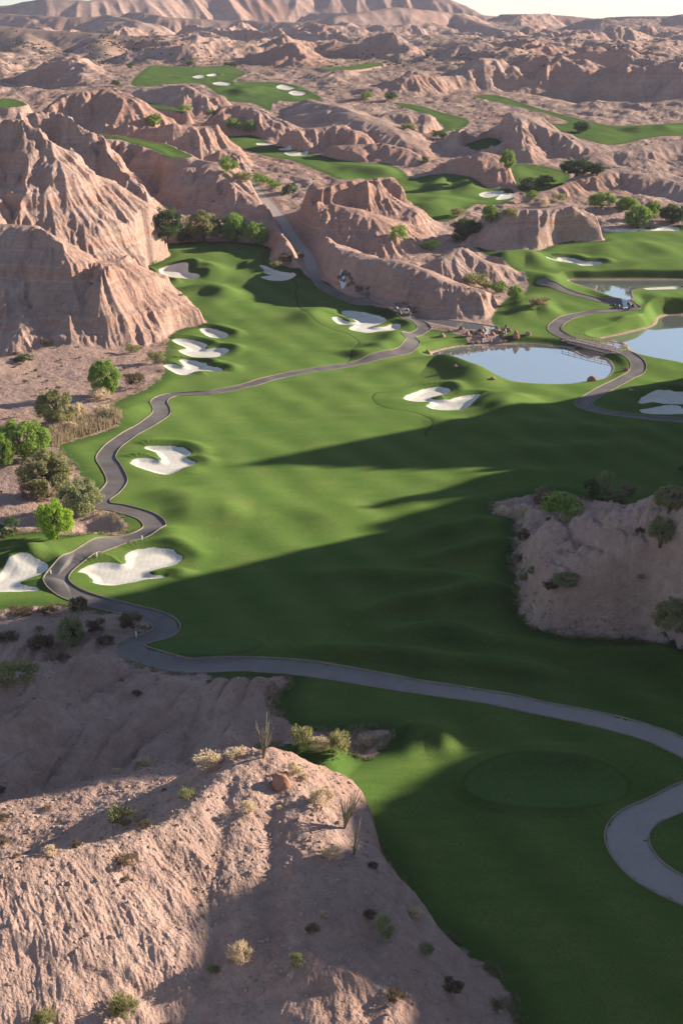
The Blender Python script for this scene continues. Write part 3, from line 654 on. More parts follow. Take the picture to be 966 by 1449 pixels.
    nearp = t.ramp(sep.outputs[1], 150, 112)
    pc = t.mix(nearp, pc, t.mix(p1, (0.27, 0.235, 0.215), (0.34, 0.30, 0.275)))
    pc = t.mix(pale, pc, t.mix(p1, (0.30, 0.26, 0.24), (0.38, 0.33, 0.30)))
    pc = t.mix(t.math('MULTIPLY', t.ramp(p2, 0.5, 0.75), 0.35), pc, (0.07, 0.065, 0.07))
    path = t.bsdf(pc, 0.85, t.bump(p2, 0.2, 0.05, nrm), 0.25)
    # --- masks with slightly ragged borders
    pon = t.attr('pond_d')
    rag = t.math('MULTIPLY', t.math('SUBTRACT', t.noise(0.6, 4, 0.65), 0.5), 2.4)
    gm = t.ramp(t.math('ADD', gd, rag), 0.22, -0.12)
    sm = t.ramp(t.math('ADD', sdn, t.math('MULTIPLY', t.math('SUBTRACT', t.noise(0.9, 3), 0.5), 0.5)), 0.07, -0.07)
    spill = t.math('MULTIPLY', t.ramp(t.noise(0.35, 3), 0.45, 0.7), 0.5)
    pm = t.ramp(t.math('ADD', pd, t.math('MULTIPLY', spill, t.ramp(t.noise(2.5, 3), 0.4, 0.65))), 0.06, -0.1)
    gm = t.math('MULTIPLY', gm, t.ramp(t.math('ADD', pon, t.math('MULTIPLY', rag, 0.25)), 0.25, 0.5))
    sh = dirt
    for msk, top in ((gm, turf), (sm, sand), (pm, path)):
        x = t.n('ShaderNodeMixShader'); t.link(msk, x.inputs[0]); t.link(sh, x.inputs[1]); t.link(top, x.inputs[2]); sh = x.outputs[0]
    return t.finish(sh)
MAT_G = ground_material()

def simple(name, color, color2=None, scale=3.0, rough=0.8, bump=0.0, spec=0.3, **kw):
    t = NT(name); f = t.noise(scale, 4, 0.6)
    c = t.mix(t.ramp(f, 0.3, 0.7), color, color2 or tuple(v * 0.7 for v in color))
    nn = t.bump(f, bump, 0.3 / scale) if bump else None
    return t.finish(t.bsdf(c, rough, nn, spec, **kw))
def leaf_mat(name, c1, c2, trans=0.35):
    t = NT(name); oi = t.n('ShaderNodeObjectInfo')
    f = t.noise(1.3, 3); f2 = t.noise(9.0, 1)
    c = t.mix(t.ramp(f, 0.35, 0.65), c1, c2)
    c = t.mix(t.math('MULTIPLY', f2, 0.5), c, tuple(v * 1.35 for v in c2))
    c = t.mix(t.math('MULTIPLY', oi.outputs['Random'], 0.3), c, tuple(v * 0.6 for v in c1))
    d = t.bsdf(c, 0.7, None, 0.15)
    tr = t.n('ShaderNodeBsdfTranslucent'); t.link(c, tr.inputs[0])
    x = t.n('ShaderNodeMixShader'); x.inputs[0].default_value = trans; t.link(d, x.inputs[1]); t.link(tr.outputs[0], x.inputs[2])
    return t.finish(x.outputs[0])

# ------------------------------------------------------------------ objects
def tag(o, label=None, cat=None, group=None, kind=None):
    if label: o['label'] = label
    if cat: o['category'] = cat
    if group: o['group'] = group
    if kind: o['kind'] = kind
    return o
def obj(name, me, mat=None, parent=None):
    o = bpy.data.objects.new(name, me); COL.objects.link(o)
    if mat and len(me.materials) == 0: me.materials.append(mat)
    if parent: o.parent = parent
    return o
def npmesh(name, V, Fc, smooth=True):
    """mesh from numpy verts and equal-length faces"""
    V = np.asarray(V, np.float32); Fc = np.asarray(Fc, np.int32)
    me = bpy.data.meshes.new(name); k = Fc.shape[1]
    me.vertices.add(len(V)); me.vertices.foreach_set('co', V.ravel())
    me.loops.add(Fc.size); me.loops.foreach_set('vertex_index', Fc.ravel())
    me.polygons.add(len(Fc)); me.polygons.foreach_set('loop_start', np.arange(0, Fc.size, k, dtype=np.int32))
    me.update(calc_edges=True)
    me.polygons.foreach_set('use_smooth', np.full(len(Fc), smooth, bool))
    return me

# --- cut the one height field into its named pieces (they share their border vertices)
def fmid(A): return 0.25 * (A[:-1, :-1] + A[1:, :-1] + A[:-1, 1:] + A[1:, 1:])
fg, fs, fp = fmid(grass_d), fmid(sand_d), fmid(path_d); fy = fmid(Yg)
hid_f = hill_id[:-1, :-1]; sid_f = sand_id[:-1, :-1]
dom = (fmid(Hh) > fmid(Hn) - 0.6) | (hid_f == len(HILLS) - 1)
cls = np.zeros(fg.shape, np.int32)                       # 0 open desert
cls = np.where((hid_f >= 0) & dom, 100 + hid_f, cls)
cls = np.where((fy > 1350), 100 + HILLS.index('mountain range on the skyline'), cls)
cls = np.where(fg < 0.05, 1, cls); cls = np.where((fs < 0) & (sid_f >= 0), 10 + sid_f, cls); cls = np.where(fp < 0, 2, cls)
idx = np.arange(NR * NC, dtype=np.int32).reshape(NR, NC)
quads = np.stack([idx[:-1, :-1], idx[:-1, 1:], idx[1:, 1:], idx[1:, :-1]], -1).reshape(-1, 4)
co = np.stack([Xg, Yg, Z], -1).reshape(-1, 3)
pond_m = np.full(Xg.shape, BIG, np.float32)
for f, zw, P in pond_d: pond_m = np.minimum(pond_m, f)
flat = {'pond_d': pond_m, 'grass_d': grass_d, 'sand_d': sd.astype(np.float32), 'path_d': path_d, 'tee_d': tee_d, 'swale_d': swale_d, 'track_d': track_d, 'slope': slope_g.astype(np.float32)}
cf = cls.ravel()
def piece(name, sel):
    q = quads[sel]; used = np.zeros(NR * NC, bool); used[q.ravel()] = True
    ids = np.flatnonzero(used); remap = np.cumsum(used, dtype=np.int32) - 1
    me = npmesh(name, co[ids], remap[q])
    for k, a in flat.items():
        me.attributes.new(k, 'FLOAT', 'POINT').data.foreach_set('value', a.ravel()[ids])
    me.attributes.new('nrm', 'FLOAT_VECTOR', 'POINT').data.foreach_set('vector', NRM.reshape(-1, 3)[ids].ravel())
    return obj(name, me, MAT_G)
tag(piece('terrain', cf == 0), 'open pink desert ground with scattered scrub between the hills', 'desert ground', kind='structure')
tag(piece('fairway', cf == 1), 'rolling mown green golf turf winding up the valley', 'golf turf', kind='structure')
tag(piece('path', cf == 2), 'dark cart path snaking along the edge of the fairway', 'path', kind='structure')
for i, (lab, _) in enumerate(BUNKERS):
    s = cf == 10 + i
    if s.sum() > 2: tag(piece('sand_bunker', s), lab, 'sand bunker', 'sand bunkers of the golf course')
for i, lab in enumerate(HILLS):
    s = cf == 100 + i
    if s.sum() > 20: tag(piece('mountains' if 'mountain' in lab else 'hill', s), lab, 'mountain range' if 'mountain' in lab else 'hill', kind='structure')
print('pieces', time.time() - T0)
# ground sheet below everything out to the horizon and behind the camera
me = npmesh('ground', [(-9000, -9000, -14), (9000, -9000, -14), (9000, 9000, -14), (-9000, 9000, -14)], [(0, 1, 2, 3)])
tag(obj('ground', me, simple('far_desert', (0.34, 0.235, 0.185), (0.4, 0.29, 0.23), 0.05, 0.95)), 'plain desert floor reaching to the horizon under everything', 'desert floor', kind='structure')

# --- water
def water_mat():
    t = NT('pond_water'); n1 = t.noise(1.1, 3, 0.5, t.vscale(t.pos, (1, 0.6, 1))); n2 = t.noise(0.12, 2)
    h = t.math('MULTIPLY', n1, t.ramp(n2, 0.35, 0.7))
    return t.finish(t.bsdf((0.16, 0.17, 0.165), 0.03, t.bump(h, 0.05, 0.12), 0.5, IOR=7.0))
MAT_W = water_mat()
MAT_FOAM = simple('white_water', (0.72, 0.76, 0.8), (0.5, 0.56, 0.62), 2.5, 0.5, 0.6)
WLAB = {'round pond': 'round pond left of the bridge reflecting pale sky', 'right pond': 'wide pond at the right edge beyond the bridge', 'upper pond': 'upper pond at the right held by a low rock dam', 'stream pool': 'narrow stream pool under the long pale ridge', 'upper pool': 'small dark pool below the waterfall'}
import bmesh
def fan_mesh(name, P, z):
    bm = bmesh.new(); vs = [bm.verts.new((x, y, z)) for x, y in P]; f = bm.faces.new(vs)
    if f.normal.z < 0: f.normal_flip()
    bmesh.ops.triangulate(bm, faces=[f]); me = bpy.data.meshes.new(name); bm.to_mesh(me); bm.free(); return me
for (nm, pts, zw), (f, z, P) in zip(PONDS, pond_d):
    if nm == 'channel': continue
    c = P.mean(0); P2 = c + (P - c) * 1.015
    tag(obj('water', fan_mesh('water', P2, zw), MAT_W), WLAB[nm], 'pond', kind='structure')
P = pond_d[5][2]
tag(obj('water', fan_mesh('water', P, -0.605), MAT_W), 'strip of water under the bridge joining two ponds', 'water', kind='structure')

# --- kerbs along the path
MAT_K = simple('pale_kerb_concrete', (0.30, 0.235, 0.19), (0.22, 0.17, 0.145), 0.6, 0.9)
def sweep_kerb(P, hw, side):
    P = np.asarray(P); T = np.gradient(P, axis=0); T /= np.linalg.norm(T, axis=1)[:, None] + 1e-9
    N = np.stack([-T[:, 1], T[:, 0]], 1) * side
    a = P + N * (hw - 0.02); b = P + N * (hw + 0.09)
    za = np.maximum(zlook(a[:, 0], a[:, 1]), zlook(b[:, 0], b[:, 1]))
    V = []; Fs = []
    for i in range(len(P)):
        V += [(*a[i], za[i] - 0.25), (*a[i], za[i] + 0.10), (*b[i], za[i] + 0.10), (*b[i], za[i] - 0.25)]
        if i:
            o = 4 * i
            for k in range(3): Fs.append((o - 4 + k, o + k, o + k + 1, o - 4 + k + 1))
    n = len(P) * 4
    return V, Fs
KL = {'main': 'low pale kerb along the long winding path', 'loop': 'low pale kerb round the path loop at the lower right edge', 'right': 'low pale kerb along the path below the bridge', 'right2': 'low pale kerb along the path beyond the bridge'}
for nm, (P, hw) in PATHW.items():
    Q = smooth_open(P, 3)
    if nm == 'main': Q = Q[Q[:, 1] < 352]
    V = []; Fs = []
    for s in (1, -1):
        v, f = sweep_kerb(Q, hw, s); o = len(V); V += v; Fs += [tuple(i + o for i in q) for q in f]
    tag(obj('kerb', npmesh('kerb', V, Fs, False), MAT_K), KL[nm], 'kerb', kind='structure')

# ------------------------------------------------------------------ small mesh builder
class MB:
    def __init__(s): s.v = []; s.f = []
    def box(s, c, size, rz=0.0):
        cx, cy, cz = c; a, b, h = [q / 2 for q in size]; ca, sa = math.cos(rz), math.sin(rz); o = len(s.v)
        for z in (-h, h):
            for x, y in ((-a, -b), (a, -b), (a, b), (-a, b)): s.v.append((cx + x * ca - y * sa, cy + x * sa + y * ca, cz + z))
        for q in ((0, 3, 2, 1), (4, 5, 6, 7), (0, 1, 5, 4), (1, 2, 6, 5), (2, 3, 7, 6), (3, 0, 4, 7)): s.f.append(tuple(i + o for i in q))
    def tube(s, pts, rad, n=6):
        o = len(s.v); pts = [Vector(p) for p in pts]
        for i, p in enumerate(pts):
            d = (pts[min(i + 1, len(pts) - 1)] - pts[max(i - 1, 0)]).normalized()
            u = d.cross(Vector((0, 0, 1)) if abs(d.z) < 0.9 else Vector((1, 0, 0))).normalized(); w = d.cross(u)
            r = rad[i] if isinstance(rad, (list, tuple)) else rad
            for k in range(n):
                a = 2 * PI * k / n; s.v.append(tuple(p + (u * math.cos(a) + w * math.sin(a)) * r))
        for i in range(len(pts) - 1):
            for k in range(n):
                k2 = (k + 1) % n; s.f.append((o + i * n + k, o + i * n + k2, o + (i + 1) * n + k2, o + (i + 1) * n + k))
        s.f.append(tuple(o + k for k in range(n))[::-1]); s.f.append(tuple(o + (len(pts) - 1) * n + k for k in range(n)))
    def mesh(s, name, smooth=False):
        me = bpy.data.meshes.new(name); me.from_pydata(s.v, [], s.f); me.update()
        if smooth: me.polygons.foreach_set('use_smooth', np.ones(len(me.polygons), bool))
        return me
def empty(name, loc, rz=0.0):
    o = bpy.data.objects.new(name, None); COL.objects.link(o); o.location = loc; o.rotation_euler = (0, 0, rz); return o

# ------------------------------------------------------------------ bridge
def build_bridge():
    (x0, y0), (x1, y1) = unproj(879, 498), unproj(803, 477)
    L = math.hypot(x1 - x0, y1 - y0); a = math.atan2(y1 - y0, x1 - x0)
    z0 = 0.35
    r = tag(empty('footbridge', ((x0 + x1) / 2, (y0 + y1) / 2, z0), a), 'flat cart bridge with pink railings between the two ponds', 'bridge')
    conc = simple('pink_concrete', (0.46, 0.34, 0.29), (0.38, 0.28, 0.24), 1.2, 0.85, 0.2)
    wood = simple('grey_deck_boards', (0.24, 0.20, 0.20), (0.17, 0.145, 0.15), 2.0, 0.85, 0.3)
    rust = simple('rusty_pink_rail_paint', (0.42, 0.25, 0.22), (0.32, 0.18, 0.15), 3, 0.6)
    W = 3.4; n = int(L / 0.3)
    m = MB()
    for i in range(n): m.box((-L / 2 + (i + 0.5) * L / n, 0, 0.12 * math.cos((i + 0.5) / n * PI - PI / 2)), (L / n - 0.025, W, 0.1))
    obj('deck', m.mesh('deck'), wood, r)
    for s in (-1, 1):
        m = MB(); m.box((0, s * (W / 2 - 0.2), -0.26), (L - 0.4, 0.28, 0.4)); obj('girder', m.mesh('girder'), conc, r)
    for s in (-1, 1):
        m = MB(); m.box((s * (L / 2 - 0.1), 0, -0.62), (1.6, W + 0.7, 1.1)); m.box((s * (L / 2 - 0.1), 0, -0.03), (1.8, W + 0.9, 0.08)); obj('abutment', m.mesh('abutment'), conc, r)
    for s in (-1, 1):
        m = MB(); m.tube([(-L / 2 + 0.1, s * (W / 2 - 0.08), 1.1), (0, s * (W / 2 - 0.08), 1.22), (L / 2 - 0.1, s * (W / 2 - 0.08), 1.1)], 0.07)
        m.tube([(-L / 2 + 0.1, s * (W / 2 - 0.08), 0.6), (0, s * (W / 2 - 0.08), 0.72), (L / 2 - 0.1, s * (W / 2 - 0.08), 0.6)], 0.05)
        rl = obj('railing', m.mesh('railing'), rust, r)
        for k in range(9):
            m = MB(); m.box((-L / 2 + 0.15 + k * (L - 0.3) / 8, s * (W / 2 - 0.08), 0.62), (0.13, 0.13, 1.2)); obj('post', m.mesh('post'), rust, rl)
    return r
build_bridge()

# ------------------------------------------------------------------ rocks
rng = random.Random(5); nrg = np.random.default_rng(11)
def rock_mesh(name, seed, sub=3, rough=0.35):
    bm = bmesh.new(); bmesh.ops.create_icosphere(bm, subdivisions=sub, radius=0.5)
    v = np.array([q.co[:] for q in bm.verts]); r = np.random.default_rng(seed)
    for k in range(9):      # chop with random planes for flat broken faces
        n = r.normal(size=3); n /= np.linalg.norm(n); d = r.uniform(0.26, 0.42)
        q = v @ n; v = v - np.outer(np.clip(q - d, 0, None) * 0.85, n)
    v += pnoise(v[:, 0] * 4 + seed, v[:, 1] * 4 + v[:, 2] * 3, seed)[:, None] * 0.05
    v[:, 2] += 0.18
    for q, c in zip(bm.verts, v): q.co = c
    me = bpy.data.meshes.new(name); bm.to_mesh(me); bm.free(); return me
MAT_RK = simple('tan_boulder_rock', (0.40, 0.26, 0.19), (0.24, 0.155, 0.12), 1.4, 0.9, 0.6, 0.1)
MAT_RD = simple('dark_wet_rock', (0.075, 0.065, 0.07), (0.13, 0.11, 0.105), 1.2, 0.45, 0.6, 0.4)
MAT_RR = simple('red_rock', (0.36, 0.19, 0.13), (0.25, 0.13, 0.095), 1.4, 0.9, 0.6, 0.1)
ROCKM = {}
for k, mt in (('tan', MAT_RK), ('dark', MAT_RD), ('red', MAT_RR)):
    ROCKM[k] = []
    for i in range(4):
        me = rock_mesh('boulder', 40 + i * 7 + len(k)); me.materials.append(mt); ROCKM[k].append(me)
def px2m(pix, x, y, z): return pix * (y * CP + (HCAM - z) * SP) / F
def put_rock(px, py, w, h, kind, label, group=None, name='boulder'):
    x, y, z = hit(px, py); s = px2m(w, x, y, z); hh_ = px2m(h, x, y, z) * 1.1
    o = obj(name, rng.choice(ROCKM[kind])); o.location = (x, y, z - 0.08 * s); o.rotation_euler = (0, 0, rng.uniform(0, 6.28)); o.scale = (s * 1.15, s * rng.uniform(0.85, 1.15), hh_ * 1.2)
    return tag(o, label, 'rock', group)
put_rock(788, 540, 11, 10, 'red', 'taller reddish boulder of the pair at the near shore of the round pond')
put_rock(777, 541, 9, 6, 'red', 'lower reddish boulder of the pair at the near shore of the round pond')
put_rock(837, 539, 13, 9, 'red', 'single dark red block at the right end of the round pond shore')
put_rock(697, 537, 7, 5, 'tan', 'lone small stone on the near shore of the round pond')
put_rock(644, 519, 6, 5, 'tan', 'small stone on the left shore of the round pond')
put_rock(605, 500, 11, 7, 'tan', 'tan boulder at the left tip of the round pond')
put_rock(626, 476, 9, 7, 'tan', 'tan boulder on grass left of the cascade')
put_rock(636, 469, 7, 5, 'tan', 'small tan stone on grass beside the stream pool')
put_rock(652, 466, 8, 6, 'tan', 'small tan stone at the head of the cascade')
put_rock(661, 476, 8, 9, 'tan', 'upright tan stone beginning the cascade on its left')
put_rock(730, 477, 11, 12, 'red', 'upright reddish boulder on the right of the cascade')
put_rock(746, 474, 9, 7, 'tan', 'tan boulder on grass right of the cascade')
put_rock(885, 524, 7, 6, 'red', 'reddish stone at the path bend below the bridge')
put_rock(893, 552, 8, 4, 'tan', 'flat tan stone right of the path below the bridge')
put_rock(398, 1112, 26, 30, 'red', 'red rock knob on the crest of the foreground hill')
put_rock(57, 864, 10, 8, 'red', 'orange stone under the lower left bunker')
for i in range(34):
    put_rock(rng.uniform(664, 722), 0 or rng.uniform(464, 486), rng.uniform(4, 9), rng.uniform(3, 7), rng.choice(['tan', 'dark', 'tan', 'red', 'dark']), 'jumbled rock of the cascade spilling into the round pond', 'rocks of the cascade', 'rock')
for i in range(22):
    put_rock(rng.uniform(540, 592), 0 or rng.uniform(428, 446), rng.uniform(4, 8), rng.uniform(3, 6), rng.choice(['dark', 'dark', 'dark', 'red']), 'dark wet rock between the two small pools', 'dark rocks between the pools', 'rock')
for i in range(24):
    t_ = rng.random(); put_rock(480 + t_ * 38 + rng.uniform(-9, 9), 386 + t_ * 30 + rng.uniform(-5, 5), rng.uniform(4, 8), rng.uniform(3, 6), 'dark', 'dark rock flanking the small waterfall', 'dark rocks by the waterfall', 'rock')
for i in range(12):
    put_rock(rng.uniform(868, 905), 0 or rng.uniform(424, 440), rng.uniform(4, 8), rng.uniform(3, 6), 'dark', 'dark rock in the dam of the upper pond', 'dark rocks of the dam', 'rock')
def fall(px0, py0, px1, py1, w, label):
    a = np.array(hit(px0, py0)); b = np.array(hit(px1, py1)); V = []; Fs = []
    d = b - a; s = np.array([d[1], -d[0]]) / (np.hypot(d[0], d[1]) + 1e-6)
    n = 14
    for i in range(n):
        p = a + d * i / (n - 1); ww = w * (0.6 + 0.4 * math.sin(i * 1.9) * 0.5 + 0.4 * i / n)
        for k in range(5):
            q = p[:2] + s * (k / 4 - 0.5) * ww; V.append((*q, float(zlook(*q)[0]) + 0.16 + 0.08 * math.sin(i * 2.1 + k * 1.7)))
    for i in range(n - 1):
        for k in range(4): o = i * 5 + k; Fs.append((o, o + 1, o + 6, o + 5))
    tag(obj('waterfall', npmesh('waterfall', V, Fs), MAT_FOAM), label, 'waterfall', kind='structure')
fall(481, 387, 487, 407, 1.1, 'narrow white waterfall in dark rocks below the path')
fall(882, 424, 887, 437, 1.6, 'small waterfall over the dam of the upper pond')
fall(690, 467, 684, 482, 0.7, 'thin cascade between boulders into the round pond')

# marker posts by the path
MAT_P = simple('white_marker_paint', (0.75, 0.74, 0.7), None, 4, 0.6)
for px, py, hpx, lab in ((201, 764, 6, 'short white marker post inside the upper path bend'), (137, 788, 6, 'white marker post beside the path above the big kidney bunker'), (171, 881, 14, 'taller of the two white posts by the dark brown shrub'), (193, 902, 9, 'white post at the path bend below the dark brown shrub'), (72, 812, 5, 'tiny white marker left of the path near the cut bunker')):
    x, y, z = hit(px, py); h = px2m(hpx, x, y, z); m = MB(); m.tube([(0, 0, -0.1), (0, 0, h)], [0.09, 0.08], 8); m.tube([(0, 0, h), (0, 0, h + 0.06)], [0.11, 0.05], 8)
    o = obj('marker_post', m.mesh('marker_post', True), MAT_P); o.location = (x, y, z); tag(o, lab, 'post', 'marker posts along the path')

# ------------------------------------------------------------------ vegetation
def crown_mesh(name, seed, nclump, nleaf, leaf, flat=0.85, spread=0.36, spiky=False):
    r = np.random.default_rng(seed); C = []
    while len(C) < nclump:
        p = r.uniform(-1, 1, 3)
        if np.linalg.norm(p) < 1: C.append(p)
    C = np.array(C); C = C / (np.linalg.norm(C, axis=1)[:, None] + 1e-6) * (np.linalg.norm(C, axis=1)[:, None] ** 0.5)
    C[:, 2] = np.where(C[:, 2] < -0.8, -C[:, 2] * 0.4, C[:, 2])
    R = r.uniform(0.55, 1.25, nclump) * spread
    k = r.integers(0, nclump, nleaf); d = r.normal(size=(nleaf, 3)); d /= np.linalg.norm(d, axis=1)[:, None]
    rad = r.uniform(0.25, 1.0, nleaf) ** 0.5
    Pc = C[k] * (1 - spread * 0.75) + d * (R[k] * rad)[:, None]
    Pc = Pc * 0.5; Pc[:, 2] = Pc[:, 2] * flat + 0.5
    up = d + r.normal(size=(nleaf, 3)) * 0.7 + np.array([0, 0, 0.35]); up /= np.linalg.norm(up, axis=1)[:, None]
    t = np.cross(up, r.normal(size=(nleaf, 3))); t /= np.linalg.norm(t, axis=1)[:, None] + 1e-9; b = np.cross(up, t)
    L = (leaf * r.uniform(0.6, 1.4, nleaf))[:, None]
    if spiky:
        t = Pc * np.array([1.0, 1.0, 0.9]) + r.normal(size=(nleaf, 3)) * 0.22; t /= np.linalg.norm(t, axis=1)[:, None] + 1e-9
        b = np.cross(t, r.normal(size=(nleaf, 3))); b /= np.linalg.norm(b, axis=1)[:, None] + 1e-9; b *= 0.35; L = L * 1.7
    V = np.stack([Pc - t * L * 0.5, Pc + b * L * 0.33, Pc + t * L * 0.6, Pc - b * L * 0.33], 1).reshape(-1, 3)
    return npmesh(name, V, np.arange(len(V)).reshape(-1, 4), False)
def trunk_mesh(name, seed, top=0.6, r0=0.035, nl=6):
    r = random.Random(seed); m = MB()
    for s in range(2):
        bx, by = r.uniform(-0.05, 0.05), r.uniform(-0.05, 0.05); ex, ey = r.uniform(-0.15, 0.15), r.uniform(-0.15, 0.15)
        m.tube([(bx, by, -0.06), (bx + ex * 0.3, by + ey * 0.3, 0.15), (bx + ex, by + ey, 0.38)], [r0, r0 * 0.8, r0 * 0.55], 6)
        for k in range(nl):
            a = r.uniform(0, 6.28); q = r.uniform(0.15, 0.4)
            m.tube([(bx + ex * 0.8, by + ey * 0.8, r.uniform(0.25, 0.36)), (ex + math.cos(a) * q * 0.5, ey + math.sin(a) * q * 0.5, 0.5), (ex + math.cos(a) * q, ey + math.sin(a) * q, r.uniform(0.6, 0.85))], [r0 * 0.5, r0 * 0.35, r0 * 0.15], 5)
    return m.mesh(name, True)
def twig_mesh(name, seed, n=40, r0=0.012):
    r = random.Random(seed); m = MB()
    for k in range(n):
        a = r.uniform(0, 6.28); q = r.uniform(0.1, 0.5); h = r.uniform(0.5, 1.0)
        m.tube([(0, 0, 0), (math.cos(a) * q * 0.4, math.sin(a) * q * 0.4, h * 0.55), (math.cos(a + 0.2) * q, math.sin(a + 0.2) * q, h)], [r0, r0 * 0.8, r0 * 0.4], 4)
    return m.mesh(name)
KINDS = {'lime': ((0.13, 0.20, 0.018), (0.20, 0.28, 0.03)), 'bright': ((0.085, 0.135, 0.022), (0.14, 0.195, 0.04)), 'olive': ((0.105, 0.108, 0.045), (0.16, 0.155, 0.07)),
         'grey': ((0.115, 0.128, 0.058), (0.17, 0.178, 0.088)), 'dark': ((0.03, 0.05, 0.018), (0.05, 0.075, 0.025)), 'brown': ((0.10, 0.07, 0.045), (0.16, 0.115, 0.075)), 'dry': ((0.27, 0.22, 0.15), (0.36, 0.30, 0.21)), 'umber': ((0.055, 0.045, 0.028), (0.09, 0.07, 0.042))}
LM = {k: leaf_mat(k + '_leaves', tuple(v * 2.0 for v in a), tuple(v * 2.0 for v in b), 0.45) for k, (a, b) in KINDS.items()}
MAT_BARK = simple('dusty_bark', (0.13, 0.10, 0.07), (0.08, 0.06, 0.045), 6, 0.95)
CR = {}; BU = {}
for k in KINDS:
    CR[k] = []; BU[k] = []
    for s in range(2):
        me = crown_mesh('crown', 7 + s * 13 + len(k), 70, 13000, 0.034, 0.95, 0.23); me.materials.append(LM[k]); CR[k].append(me)
    for s in range(2):
        me = crown_mesh('shrub', 9 + s * 17 + len(k), 26, 1200, 0.075, 0.9, 0.34, k not in ('lime', 'bright', 'dark')); me.materials.append(LM[k]); BU[k].append(me)
TR = [trunk_mesh('trunk', 3 + i) for i in range(3)]
for m_ in TR: m_.materials.append(MAT_BARK)
TW = [twig_mesh('twigs', 8 + i) for i in range(2)]
for m_ in TW: m_.materials.append(MAT_BARK)
def plant_tree(px, py, w, h, kind, label, name='desert_tree', group=None):
    x, y, z = hit(px, py); s = px2m(w, x, y, z); t = px2m(h, x, y, z) * 1.03
    r = tag(empty(name, (x, y, z - 0.05 * t), rng.uniform(0, 6.28)), label, 'tree', group); r.scale = (s, s, t)
    obj('trunk', rng.choice(TR), None, r); obj('crown', rng.choice(CR[kind]), None, r); return r
def plant_shrub(px, py, w, h, kind, label, name='desert_shrub', group=None, big=False):
    x, y, z = hit(px, py); s = px2m(w, x, y, z); t = px2m(h, x, y, z) * 1.05
    o = obj(name, rng.choice((CR if big else BU)[kind])); o.location = (x, y, z - 0.06 * t); o.rotation_euler = (0, 0, rng.uniform(0, 6.28)); o.scale = (s, s, t)
    return tag(o, label, 'shrub', group)
TREES = [
 (148,560,50,56,'bright','round bright green tree alone on bare dirt above the path'),
 (80,602,60,58,'olive','olive tree just above the brown reeds'),
 (34,650,84,62,'bright','largest mid green tree at the left edge below the reeds'),
 (3,662,40,56,'bright','green tree cut off by the left edge'),
 (66,702,84,76,'olive','wide olive tree behind the lime green one'),
 (114,730,72,60,'grey','greyish tree leaning over the path beside the lime green one'),
 (78,763,60,64,'lime','vivid lime green tree at the edge of the lower left turf'),
 (234,338,62,48,'dark','dark leftmost tree of the row under the earth wall'),
 (287,341,54,48,'olive','olive tree second in the row under the earth wall'),
 (331,341,46,42,'bright','bright green tree third in the row under the earth wall'),
 (362,346,38,34,'bright','small rightmost tree of the row under the earth wall'),
 (102,916,44,54,'grey','thin airy green tree below the lower path bend'),
 (660,335,48,28,'dark','dark tree left of the pink dome'),
 (692,314,30,26,'bright','light green tree between the dark tree and the dome'),
 (902,322,42,34,'bright','green tree left of the pale bunker behind the dome'),
 (922,308,26,26,'bright','small green tree behind the pale bunker'),
 (952,316,44,30,'dark','dark tree at the right edge behind the pale bunker'),
 (851,294,42,24,'bright','left of two green trees on the slope behind the dome'),
 (886,297,36,20,'bright','right of two green trees on the slope behind the dome'),
 (717,240,26,30,'bright','rounded green tree in the gully behind the pale hill'),
 (815,248,52,26,'dark','dark tree at the far end of the shaded gully'),
 (843,248,28,20,'dark','small dark tree right of the big one in the shaded gully'),
 (728,427,26,26,'bright','bright green tree beside the reddish dry shrub above the cascade'),
 (218,178,26,17,'bright','small round tree above the flat ledge'),
 (822,187,28,17,'dark','lone dark tree on the far right fairway'),
 (946,722,50,42,'olive','olive tree on the crest of the right hill at the frame edge'),
 (934,770,40,46,'grey','sparse little tree with bare trunk on the right hill'),
]
for a in TREES: plant_tree(*a)
